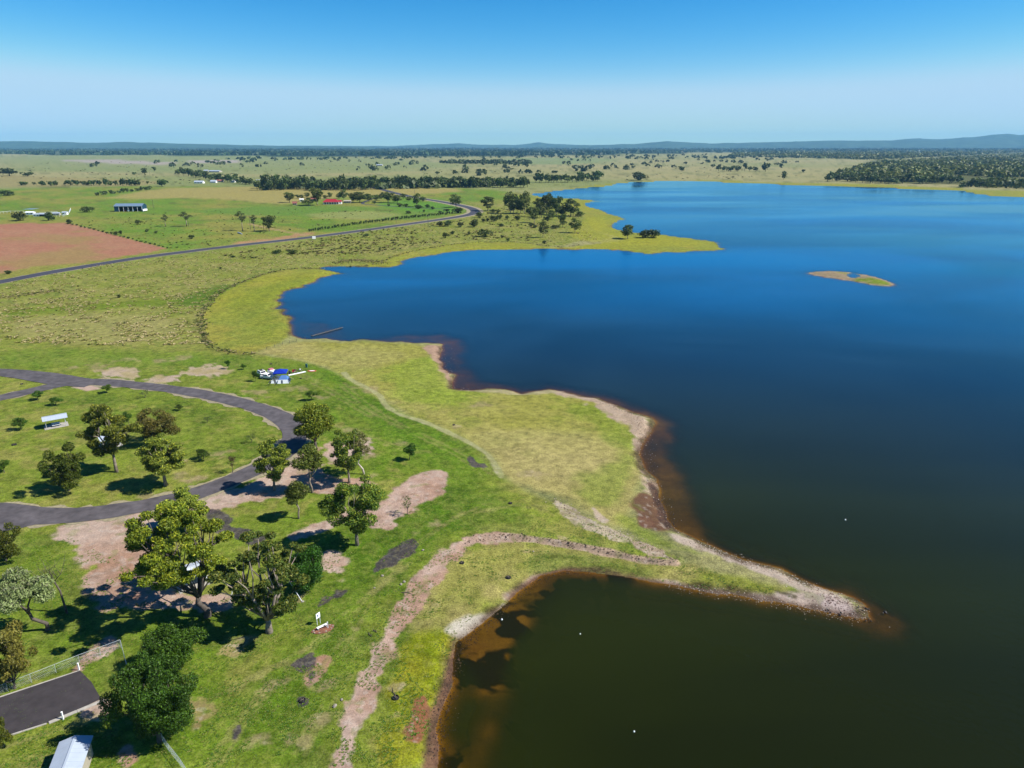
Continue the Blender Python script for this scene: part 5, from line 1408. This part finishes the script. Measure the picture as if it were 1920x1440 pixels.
for (a, b) in (((-gw,-gw),(gw,-gw)), ((gw,-gw),(gw,gw)), ((gw,gw),(-gw,gw)), ((-gw,gw),(-gw,-gw))):
    MB().quad((a[0],a[1],1.98),(b[0],b[1],1.98),(b[0],b[1],2.25),(a[0],a[1],2.25)).build('valance', M_BLUET, e)
# ground mat and gear
a_, b_ = at(541, 705), at(573, 698)
rzm = math.atan2(b_[1] - a_[1], b_[0] - a_[0]); Lm = math.hypot(b_[0] - a_[0], b_[1] - a_[1])
e = MB().box(0, 0, .03, Lm, 1.0, .05).build('ground_mat', M_WTENT, None, loc=tuple((Vector(a_) + Vector(b_)) / 2)); e.rotation_euler = (0, 0, rzm)
tag(e, 'long white ground mat stretching right of the tents', 'mat')
e = empty('camp_bag', at(543, 702), 0, 'round black gear bag on the left part of the mat', 'bag'); MB().ellipsoid(0, 0, .5, .55, .45, .5, 10, 6, .04).build('bag_body', M_BLACK, e, smooth=True); MB().tube([(-.3, 0, .9), (0, 0, 1.08), (.3, 0, .9)], .04, 5).build('strap', M_BLACK, e)
def camp_chair(px, py, rz, mat, label):
    e = empty('camp_chair', at(px, py, .05), rz, label, 'camp chair', 'camp chairs on the mat')
    MB().box(0, 0, .46, .6, .55, .06).build('seat', mat, e); b = MB().box(0, .3, .82, .6, .07, .65).build('backrest', mat, e)
    for sx in (-1, 1):
        MB().box(sx * .33, 0, .68, .05, .55, .05).build('armrest', M_BLACK, e)
        for sy in (-1, 1): MB().tube([(sx * .3, sy * .26, 0), (sx * .3, sy * .26, .66)], .02, 5).build('leg', M_GALV, e)
camp_chair(550, 701, .3, M_RED, 'red folding camp chair on the white mat, left of the pair')
camp_chair(553, 700, -.4, M_PINK, 'pink folding camp chair on the white mat, right of the pair')
e = empty('camp_table', at(562, 699, .05), rzm, 'dark camp table with pale things at the right end of the mat', 'camp table')
MB().box(0, 0, .74, 1.6, .7, .05).build('tabletop', M_BLACK, e)
for sx in (-1, 1):
    for sy in (-1, 1): MB().tube([(sx * .7, sy * .28, 0), (sx * .7, sy * .28, .72)], .02, 5).build('leg', M_GALV, e)
x, y, z = at(562, 699, .05); o = MB().box(0, 0, .15, .5, .35, .3).build('cool_box', M_WHITE, None, bevel=.03, loc=(x + .2, y, z + .77)); tag(o, 'white cool box standing on the dark camp table', 'cool box')
e = empty('beach_mat', at(585, 697), 0, 'oval orange and white mat on the grass right of the camp', 'mat')
MB().prism([(1.5 * math.cos(a), .8 * math.sin(a)) for a in np.linspace(0, 6.283, 19)[:-1]], 0, .10).build('rim', M_ORNG, e)
MB().prism([(.9 * math.cos(a), .3 * math.sin(a)) for a in np.linspace(0, 6.283, 17)[:-1]], .10, .14).build('middle', M_WTENT, e)
e = empty('rubbish_bin', at(575, 690), 0, 'teal bin standing behind the mat at the edge of the dry flat', 'bin')
MB().box(0, 0, .55, .5, .55, 1.1, top=1.12).build('bin_body', M_TEAL, e); MB().box(0, 0, 1.14, .6, .65, .08).build('lid', M_TEAL, e)

# old fence running into the lake
wire_fence([(472, 664), (500, 656), (530, 647), (556, 641), (572, 635)], 1.0, 'old timber post fence crossing the flat down to the water', gap=4, rail=False, mesh=False, mat=M_WOOD, name='timber_fence', group=None, r=.07)
e = empty('jetty', PT(585, 631, 0) + (0,), 0, 'long low timber jetty reaching out of the shallow bay', 'jetty')
p0 = Vector((0, 0, .18)); X0, Y0 = PT(585, 631, 0); X1, Y1 = PT(643, 615, 0)
dv = Vector((X1 - X0, Y1 - Y0, 0)); n = 13; ang = math.atan2(dv.y, dv.x); sidev = Vector((-math.sin(ang), math.cos(ang), 0))
dk = MB(); pm = dv / n
for i in range(n):
    q = dv * ((i + .5) / n)
    MB().box(q.x, q.y, .30, dv.length / n - .08, .8, .08, rz=ang).build('deck_board', M_WOOD, e)
for i in range(0, n + 1, 2):
    for s in (-1, 1):
        q = dv * (i / n) + sidev * (.42 * s)
        MB().tube([(q.x, q.y, -1.2), (q.x, q.y, .62)], .07, 6).build('pile', M_WOOD, e)

# fire rings, bins, stones, floats
def fire_ring(px, py, r, label):
    e = empty('fire_ring', at(px, py), 0, label, 'fire ring', 'fire rings on the grass')
    m = MB(); k = 14
    for i in range(k):
        a = 2 * math.pi * (i + .5) / k; m.box(r * math.cos(a), r * math.sin(a), .08, .06, 2 * math.pi * r / k * 1.06, .24, rz=a)
    m.build('steel_ring', M_CHAR, e)
    MB().ellipsoid(0, 0, .02, r * .85, r * .85, .12, 10, 4).build('ash', M_CHAR, e)
    r_ = random.Random(int(px)); 
    for i in range(3):
        a = r_.uniform(0, 6.28); MB().tube([(-.3 * math.cos(a), -.3 * math.sin(a), .2), (.3 * math.cos(a), .3 * math.sin(a), .26)], .05, 5).build('log', M_WOOD, e)
for (px, py, r, lb) in [(27, 836, .55, 'black fire ring with pale rim left inside the road loop'), (567, 1316, .42, 'fire ring on a round charcoal patch near the bottom of the lawn'), (866, 1057, .38, 'fire ring on yellow grass between the sandy path and the bay'),
                        (953, 1085, .4, 'fire ring beside the brown end of the bay'), (742, 1311, .42, 'fire ring with twigs right of the sandy path'), (957, 946, .36, 'fire ring alone on the bright grass above the eroded bank'), (851, 798, .30, 'tiny fire ring on the dry flat beside the old shore track'), (41, 721, .4, 'fire ring on the lawn left of the road fork'), (508, 684, .4, 'dark fire ring on the lawn above the camp'), (564, 711, .3, 'small fire ring below the orange mat')]:
    fire_ring(px, py, r, lb)
def stone(px, py, r, mat, label, group, name='stone', z=0):
    X, Y, Z = at(px, py); 
    o = MB().ellipsoid(0, 0, 0, r, r * .75, r * .6, 7, 5, .18, int(px * 7 + py)).build(name, mat, None, loc=(X, Y, max(Z, 0) + r * .25 + z)); o.rotation_euler = (0, 0, px % 3)
    return tag(o, label, 'stone', group)
SPIT = sorted([1625,1629,1661,1624,1630,1634,1618,1604,1558,1549,1576])
for (px, py, r) in [(1625,1137,.30),(1629,1138,.26),(1661,1144,.42),(1624,1159,.22),(1630,1157,.2),(1634,1160,.24),(1618,1141,.26),(1604,1156,.2),(1558,1144,.22),(1549,1141,.2),(1576,1149,.28)]:
    stone(px, py, r * .8, M_DSTONE, ordw(SPIT.index(px)) + ' dark stone from the left around the tip of the spit', 'dark stones at the tip of the spit')
for (px, py, r, lb) in [(717,1082,.28,'pale stone on the grass below the charcoal patch'),(758,1093,.34,'pale stone beside the upper left edge of the sandy path'),(752,1098,.3,'flat pale stone left of a larger one near the sandy path'),(793,1034,.3,'white stone right of the charcoal patch'),(641,1314,.25,'white stone left of the sandy path near the bottom'),(628,1326,.35,'pale log-like stone left of the sandy path'),(1000,1032,.2,'small pale stone on the eroded bank'),(702,1104,.2,'small pale stone low on the dark green grass')]:
    stone(px, py, r, M_STONE, lb, None)
for (px, py, r, lb) in [(941,1162,.22,'white float in the brown shallows of the bay'),(1088,1189,.16,'white float on the dark water of the bay'),(1189,1372,.18,'white float in the middle of the bay near the bottom'),(1585,975,.22,'white float far out on the lake right of the spit root')]:
    r *= .7; X, Y = PT(px, py, 0); e = empty('float', (X, Y, .05), 0, lb, 'float', 'floats on the water')
    MB().ellipsoid(0, 0, 0, r, r, r, 10, 6).build('ball', M_BUOY, e, smooth=True); MB().tube([(0, 0, r * .9), (0, 0, r * 1.35)], r * .22, 6).build('eyelet', M_BUOY, e)
def branch(px, py, rz, L, label):
    r_ = random.Random(px); m = MB(); m.tube([(0, 0, .06), (L * .4, .15 * L, .12), (L, .1 * L, .05)], [.06, .05, .02], 5)
    m.tube([(L * .4, .15 * L, .12), (L * .7, .42 * L, .2)], [.04, .015], 4); m.tube([(L * .2, .07 * L, .1), (L * .4, -.2 * L, .25)], [.035, .01], 4)
    o = m.build('fallen_branch', M_BARKD, None, loc=at(px, py)); o.rotation_euler = (0, 0, rz); tag(o, label, 'branch', 'fallen branches by the sandy path')
# stones and clods strewn along the spit, the eroded bank and the shore
def rubble(name, X, Y, r, seed, cols_):
    rs = np.random.RandomState(seed); n = len(X); s_ = sd_land(X, Y); z = np.maximum(height(X, Y, s_), -.05)
    base = np.array([(1,0,0),(0,1,0),(-1,0,0),(0,-1,0),(0,0,.8),(0,0,-.5)], float); fc = np.array([(0,1,4),(1,2,4),(2,3,4),(3,0,4)])
    rr_ = r * rs.uniform(.4, 1.7, n); an = rs.uniform(0, 6.28, n)
    V = base[None] * rr_[:, None, None] * rs.uniform(.7, 1.3, (n, 6, 1))
    c_, s2 = np.cos(an)[:, None], np.sin(an)[:, None]
    X2 = V[:, :, 0] * c_ - V[:, :, 1] * s2 + X[:, None]; Y2 = V[:, :, 0] * s2 + V[:, :, 1] * c_ + Y[:, None]; Z2 = V[:, :, 2] + z[:, None] + rr_[:, None] * .2
    Fs = (fc[None] + (np.arange(n) * 6)[:, None, None]).reshape(-1, 3)
    cc = np.repeat(np.array(cols_)[rs.randint(0, len(cols_), n)] * rs.uniform(.8, 1.2, n)[:, None], 6, 0)
    return tag(mesh_np(name, np.stack([X2, Y2, Z2], 2).reshape(-1, 3), Fs, M_TUFT, cols={'Col': cc}), kind='stuff')
SC = [A(214,196,178), A(170,140,118), A(120,96,80), A(232,220,204)]
DC = [A(70,54,44), A(96,74,58), A(130,100,80)]
for k_, (pts, n_, j, r, cl) in enumerate([([(1290,1012),(1400,1050),(1500,1088),(1600,1132),(1620,1150)], 900, 1.0, .085, SC), ([(1250,1092),(1380,1112),(1480,1130),(1600,1154)], 700, .8, .08, SC), ([(1540,1118),(1610,1146)], 300, 1.8, .09, SC),
    ([(872,1016),(910,1008),(960,1006),(1010,1012),(1060,1019),(1120,1030),(1180,1044),(1230,1052),(1268,1053)], 420, .5, .10, DC), ([(815,1420),(830,1330),(848,1250),(866,1200),(905,1170)], 900, .9, .075, DC), ([(905,1170),(955,1128),(985,1098),(1040,1070),(1110,1068)], 500, .6, .075, DC),
    ([(1130,752),(1200,782),(1212,850),(1220,900),(1245,950),(1262,992)], 900, 1.2, .085, SC + DC), ([(1215,900),(1240,940),(1256,985)], 400, .8, .09, DC), ([(830,650),(848,700),(852,728),(960,734)], 300, 1.0, .09, SC + DC), ([(1042,940),(1090,975),(1140,996),(1200,1020),(1250,1042)], 500, .9, .09, SC), ([(545,598),(520,570),(548,632)], 250, 1.2, .12, DC)]):
    X, Y = along(pts, n_, j, 300 + k_); rubble('stones', X, Y, r, k_, cl)
branch(752, 1113, -.4, 2.4, 'dark fallen branch across the sandy path at its narrow bend')
branch(697, 1196, 2.0, 1.3, 'dark twig on the sandy path, lower one of two')
branch(707, 1188, 2.2, 1.2, 'dark twig on the sandy path, upper one of two')
branch(742, 1306, 1.9, 1.6, 'bare branch standing up from the fire ring beside the path')
# fallen log in the paddock and mailbox-like box by the highway
o = MB().tube([(-5, 0, .7), (0, .3, .6), (5, 0, .4)], [.55, .6, .4], 8).build('fallen_log', M_GALV, None, loc=at(450, 439)); o.rotation_euler = (0, 0, -.9); tag(o, 'grey fallen log below the tall sparse gum', 'log')
e = empty('roadside_box', at(589, 450), .3, 'white box on short legs below the highway', 'box')
MB().box(0, 0, 1.6, 2.6, 1.8, 1.8).build('box_body', M_WHITE, e)
for sx in (-1, 1): MB().box(sx * 1.1, 0, .35, .15, 1.5, .75).build('leg', M_DARK, e)

# ------------------------------------------------------------------ farm buildings
def building(name, px, py, rz, L, W, eave, ridge, wall, roof, label, cat='house', wins=4, group=None, hip=0, corr=False, sc=1):
    X, Y = PT(px, py, .4); e = empty(name, (X, Y, H1(X, Y) if Y < 1400 else .4), rz, label, cat, group)
    MB().box(0, 0, eave / 2, L, W, eave).build('wall', wall, e)
    MB().prism([(-W / 2, 0), (W / 2, 0), (0, 0.001)], 0, 0)
    g = MB()
    for s in (-1, 1):
        x = s * (L / 2 - hip - .02)
        g.quad((x, -W / 2, eave), (x, W / 2, eave), (x, 0, ridge)) if not hip else None
    if g.f: g.build('gable_end', wall, e)
    gable(e, L, W, eave + .02, ridge, roof, over=.5, corr=corr, hip=hip, th=.1)
    for i in range(wins):
        x = -L / 2 + L * (i + .5) / wins
        w = MB().box(x, -W / 2 - .03, eave * .55, L / wins * .35, .08, eave * .36).build('window', M_DARK, e)
    return e
# blue machinery shed, open front of five bays
X, Y = PT(240, 397); e = empty('machinery_shed', (X, Y + 7, .5), .10, 'blue open-fronted machinery shed in the green paddock above the ploughed field', 'shed')
L, W, hE, hR = 30, 14, 6.2, 8.6
MB().box(0, W / 2, hE / 2, L, .15, hE).build('back_wall', M_BLUEW, e)
MB().box(-L / 2, 0, hE / 2, .15, W, hE).quad((-L / 2, -W / 2, hE), (-L / 2, W / 2, hE), (-L / 2, 0, hR)).build('end_wall', M_BLUEW, e)
MB().box(L / 2, 0, hE / 2, .15, W, hE).quad((L / 2, -W / 2, hE), (L / 2, W / 2, hE), (L / 2, 0, hR)).build('end_wall', M_BLUEW, e)
MB().box(-L / 2 + 2.5, -W / 2, hE / 2, 5.0, .15, hE).build('front_wall', M_BLUEW, e)
for i in range(6): MB().box(-L / 2 + 5 + (L - 5) * i / 5, -W / 2 - .1, hE / 2, .3, .3, hE).build('post', M_STEELW, e)
MB().box(0, -W / 2 - .12, hE - .15, L, .2, .4).build('fascia', M_STEELW, e)
gable(e, L, W, hE + .05, hR, M_BLUER, over=.4, th=.1)
for (dx, mt, lb, sx) in ((-4.6, M_RED, 'red farm machine parked in the leftmost bay of the blue shed', 2.4), (-.7, M_WHITE, 'white vehicle parked in the second bay of the blue shed', 2.6), (4.6, M_WTENT, 'pale tank standing in the middle bay of the blue shed', 1.8)):
    t = empty('farm_machine', (X + dx, Y + 2.8, .5), .3, lb, 'machine', 'machines in the blue shed')
    MB().box(0, 0, 1.2, sx, 3, 1.3).build('body', mt, t, bevel=.15); MB().box(0, -.4, 2.1, sx * .7, 1.3, .7).build('cab', M_GLASS if mt != M_WTENT else mt, t, bevel=.1)
    for s in (-1, 1):
        for q in (-1, 1): MB().tube([(s * sx * .45, q, .5), (s * sx * .55, q, .5)], .5, 10).build('wheel', M_TYRE, t)
t = empty('parked_truck', (X + 18, Y + 2.5, .5), 1.2, 'white truck parked at the right end of the blue shed', 'truck')
MB().box(.6, 0, 2.0, 4.2, 2.2, 2.0).build('cargo_box', M_WHITE, t, bevel=.08); MB().box(-2.4, 0, 1.6, 1.6, 2.1, 1.9, top=.85).build('cab', M_WHITE, t, bevel=.1); MB().box(-3.2, 0, 2.0, .1, 1.7, .7).build('windscreen', M_GLASS, t)
for s in (-1, 1):
    for x in (-2.3, 1.6): MB().tube([(x, s * .9, .5), (x, s * 1.15, .5)], .5, 10).build('wheel', M_TYRE, t)
# red roofed farmhouse with arched verandah
X, Y = PT(619, 383.5); hz_ = H1(X, Y + 6)
e = empty('farmhouse', (X, Y + 7, hz_), .08, 'white farmhouse with a bright red roof and arched verandah among garden trees', 'house')
MB().box(0, 0, 1.6, 19, 9, 3.2).build('wall', M_WHITE, e)
gable(e, 19, 9, 3.25, 6.2, M_REDR, over=.8, hip=4.5, corr=False, th=.1)
w2 = MB().box(10.5, 1.0, 1.5, 5, 6, 3.0).build('wing', M_WHITE, e); gg = gable(e, 5, 6, 3.05, 4.8, M_REDR, over=.4, hip=1.5, corr=False, th=.1); gg.location = (10.5, 1.0, 0)
for i in range(7):
    x = -8.5 + i * 3.1; MB().box(x, -6.3, 1.4, .45, .4, 2.8).build('verandah_column', M_WHITE, e)
for i in range(6):
    x = -8.5 + 3.1 * (i + .5); m = MB()
    pts = [(-1.55, 2.8), (-1.55, 2.2)] + [(-1.2 * math.cos(a), 2.0 + .62 * math.sin(a)) for a in np.linspace(0, math.pi, 9)] + [(1.55, 2.2), (1.55, 2.8)]
    k = len(pts); 
    m.v += [(x + a, -6.5, b) for a, b in pts] + [(x + a, -6.15, b) for a, b in pts]
    m.f += [tuple(range(k)), tuple(range(k, 2 * k))[::-1]] + [(j, j + k, (j + 1) % k + k, (j + 1) % k) for j in range(k)]
    m.build('arch', M_WHITE, e)
    MB().box(x, -4.56, 1.4, 1.6, .08, 1.9).build('window', M_DARK, e)
MB().quad((-9.9, -6.9, 2.85), (9.9, -6.9, 2.85), (9.6, -4.4, 3.7), (-9.6, -4.4, 3.7)).build('verandah_roof', M_REDR, e)
building('outbuilding', 588, 377, .1, 8, 6, 2.8, 4.6, M_CREAM, M_BRWNR, 'outbuilding with faded red roof half hidden left of the farmhouse', 'shed', 2)
building('garden_shed', 553, 385, .2, 5.0, 4.5, 2.6, 4.4, M_CREAM, M_BRWNR, 'small shed with faded red roof at the left of the garden row', 'shed', 2)
building('cottage', 566, 378, .1, 5, 4, 2.8, 3.6, M_WHITE, M_WHITE, 'small white hut among the trees left of the farmhouse', 'hut', 1)
building('garage', 652, 381, .05, 9, 5, 2.6, 3.6, M_CREAM, M_CREAM, 'long low cream garage right of the farmhouse', 'garage', 3)
for (px, py, L, W, w, r, lb) in [(374, 344, 18, 8, M_WHITE, M_ROOFW, 'low white shed, leftmost of the far hamlet'), (401, 343, 11, 8, M_WHITE, M_ROOFW, 'white cottage at the left of the far hamlet'), (413, 342, 13, 8, M_CREAM, M_BRWNR, 'cream cottage with reddish gable in the far hamlet'),
                            (438, 342, 9, 8, M_WHITE, M_WHITE, 'small white pointed shed in the far hamlet'), (459, 343, 10, 7, M_WHITE, M_ROOFW, 'low pale shed under the trees of the far hamlet'), (489, 342, 16, 9, M_WHITE, M_ROOFW, 'white house with pale roof, left of a pair in the trees'), (504, 341, 14, 9, M_WHITE, M_ROOFW, 'white house with pale roof, right of a pair in the trees'),
                            (579, 347, 13, 9, M_WHITE, M_ROOFW, 'white roofed house buried in the tree belt behind the farmhouse'), (404, 323, 34, 14, M_CREAM, M_ROOFW, 'long pale shed beyond the far hamlet'), (387, 322, 12, 8, M_CREAM, M_ROOFW, 'short pale shed left of the long shed beyond the hamlet'),
                            (1858, 303, 22, 12, M_CREAM, M_ROOFW, 'pale roofed house in the wood across the lake'), (1876, 301, 14, 10, M_CREAM, M_ROOFW, 'smaller pale house right of another in the wood across the lake'),
                            (712, 311, 22, 12, M_CREAM, M_ROOFW, 'pale shed on the far straw plain')]:
    building('cottage' if 'shed' not in lb else 'farm_shed', px, py, random.Random(px).uniform(-.3, .3), L, W, 3.2, 5.4, w, r, lb, 'shed' if 'shed' in lb else 'house', 3)
# cattle yards
for (px, py, L, W, h, w, r, lb) in [(58, 403, 8, 5, 2.6, M_WHITE, M_WTENT, 'white rounded yard shed, leftmost in the stock yards'), (70, 406, 6, 4, 2.2, M_WHITE, M_ROOFW, 'white yard shed beside the rounded one'), (83, 406, 7, 4, 2.4, M_NAVY, M_ROOFW, 'pale roofed dark-fronted shed left of the yard tree'), (107, 404, 7, 4, 2.2, M_CREAM, M_ROOFW, 'pale shed right of the yard tree'), (123, 403, 4.5, 4, 2.6, M_WHITE, M_ROOFW, 'small white shed, rightmost in the stock yards')]:
    building('yard_shed', px, py, .1, L, W, h, h + .8, w, r, lb, 'shed', 2, 'sheds in the stock yards')
for k, (pts, lb) in enumerate([([(0, 401), (20, 399), (45, 399)], 'grey rail fence at the left edge of the stock yards'), ([(45, 400), (75, 402), (108, 400)], 'white rail fence behind the yard sheds'), ([(100, 406), (118, 407), (130, 400), (133, 393)], 'white rail fence at the right end of the stock yards')]):
    wire_fence(pts, 1.8, lb, gap=5, mesh=False, mat=M_STEELW, name='rail_fence', group='stock yard fences', r=.12)
o = MB().box(0, 0, .04, 12, 14, .06).build('pond', M_BLUER, None, loc=at(58, 392)); tag(o, kind='structure')
# power poles
def pole(px, py, top, label):
    X, Y = PT(px, py, .5); h = ZH(Y, top); e = empty('power_pole', (X, Y, H1(X, Y)), .4, label, 'power pole', 'power poles')
    MB().tube([(0, 0, -.3), (0, 0, h)], [.2, .14], 7).build('pole_shaft', M_WOOD, e)
    MB().box(0, 0, h - .5, 2.2, .14, .16).build('crossarm', M_WOOD, e)
    for s in (-1, 0, 1): MB().tube([(s * .9, 0, h - .42), (s * .9, 0, h - .16)], .06, 6).build('insulator', M_WHITE, e)
for px, py, top, lb in [(288, 391, 376, 'power pole right of the blue shed'), (803, 427, 405, 'power pole beside the highway below the planted hedge'), (495, 433, 412, 'power pole just left of the round crowned gum'), (470, 431, 406, 'power pole between the two sparse gums'), (281, 328, 320, 'distant power pole on the far paddock'), (778, 371, 356, 'power pole above the garden trees near the highway'), (743, 419, 410, 'short power pole on the hedge line'), (354, 425, 408, 'power pole beside the two-stemmed sparse gum')]:
    pole(px, py, top, lb)
# birds resting on the spit
for (px, py), wh in zip([(1553, 1142), (1577, 1147), (1609, 1139)], ['leftmost', 'middle', 'rightmost']):
    X, Y, Z = at(px, py); e = empty('water_bird', (X, Y, max(Z, .03)), px % 3, wh + ' of three black water birds at the spit margin', 'bird', 'birds on the spit')
    MB().ellipsoid(0, 0, .28, .22, .12, .13, 8, 5).build('body', M_FEATH, e, smooth=True); MB().tube([(.15, 0, .33), (.24, 0, .5), (.3, 0, .52), (.38, 0, .51)], [.05, .035, .04, .01], 5).build('head', M_FEATH, e)
    for s in (-1, 1): MB().tube([(0, s * .05, 0), (0, s * .05, .2)], .012, 4).build('leg', M_FEATH, e)
for o in list(bpy.data.objects):
    if o.name.startswith('roof_frame') or (o.type == 'EMPTY' and 'tmp' in o and not o.users_scene): pass
# drop prototypes that never got a place
for k, (e, H0, W0) in PROTO.items():
    if k not in USED:
        for ch in list(e.children): bpy.data.objects.remove(ch)
        bpy.data.objects.remove(e)
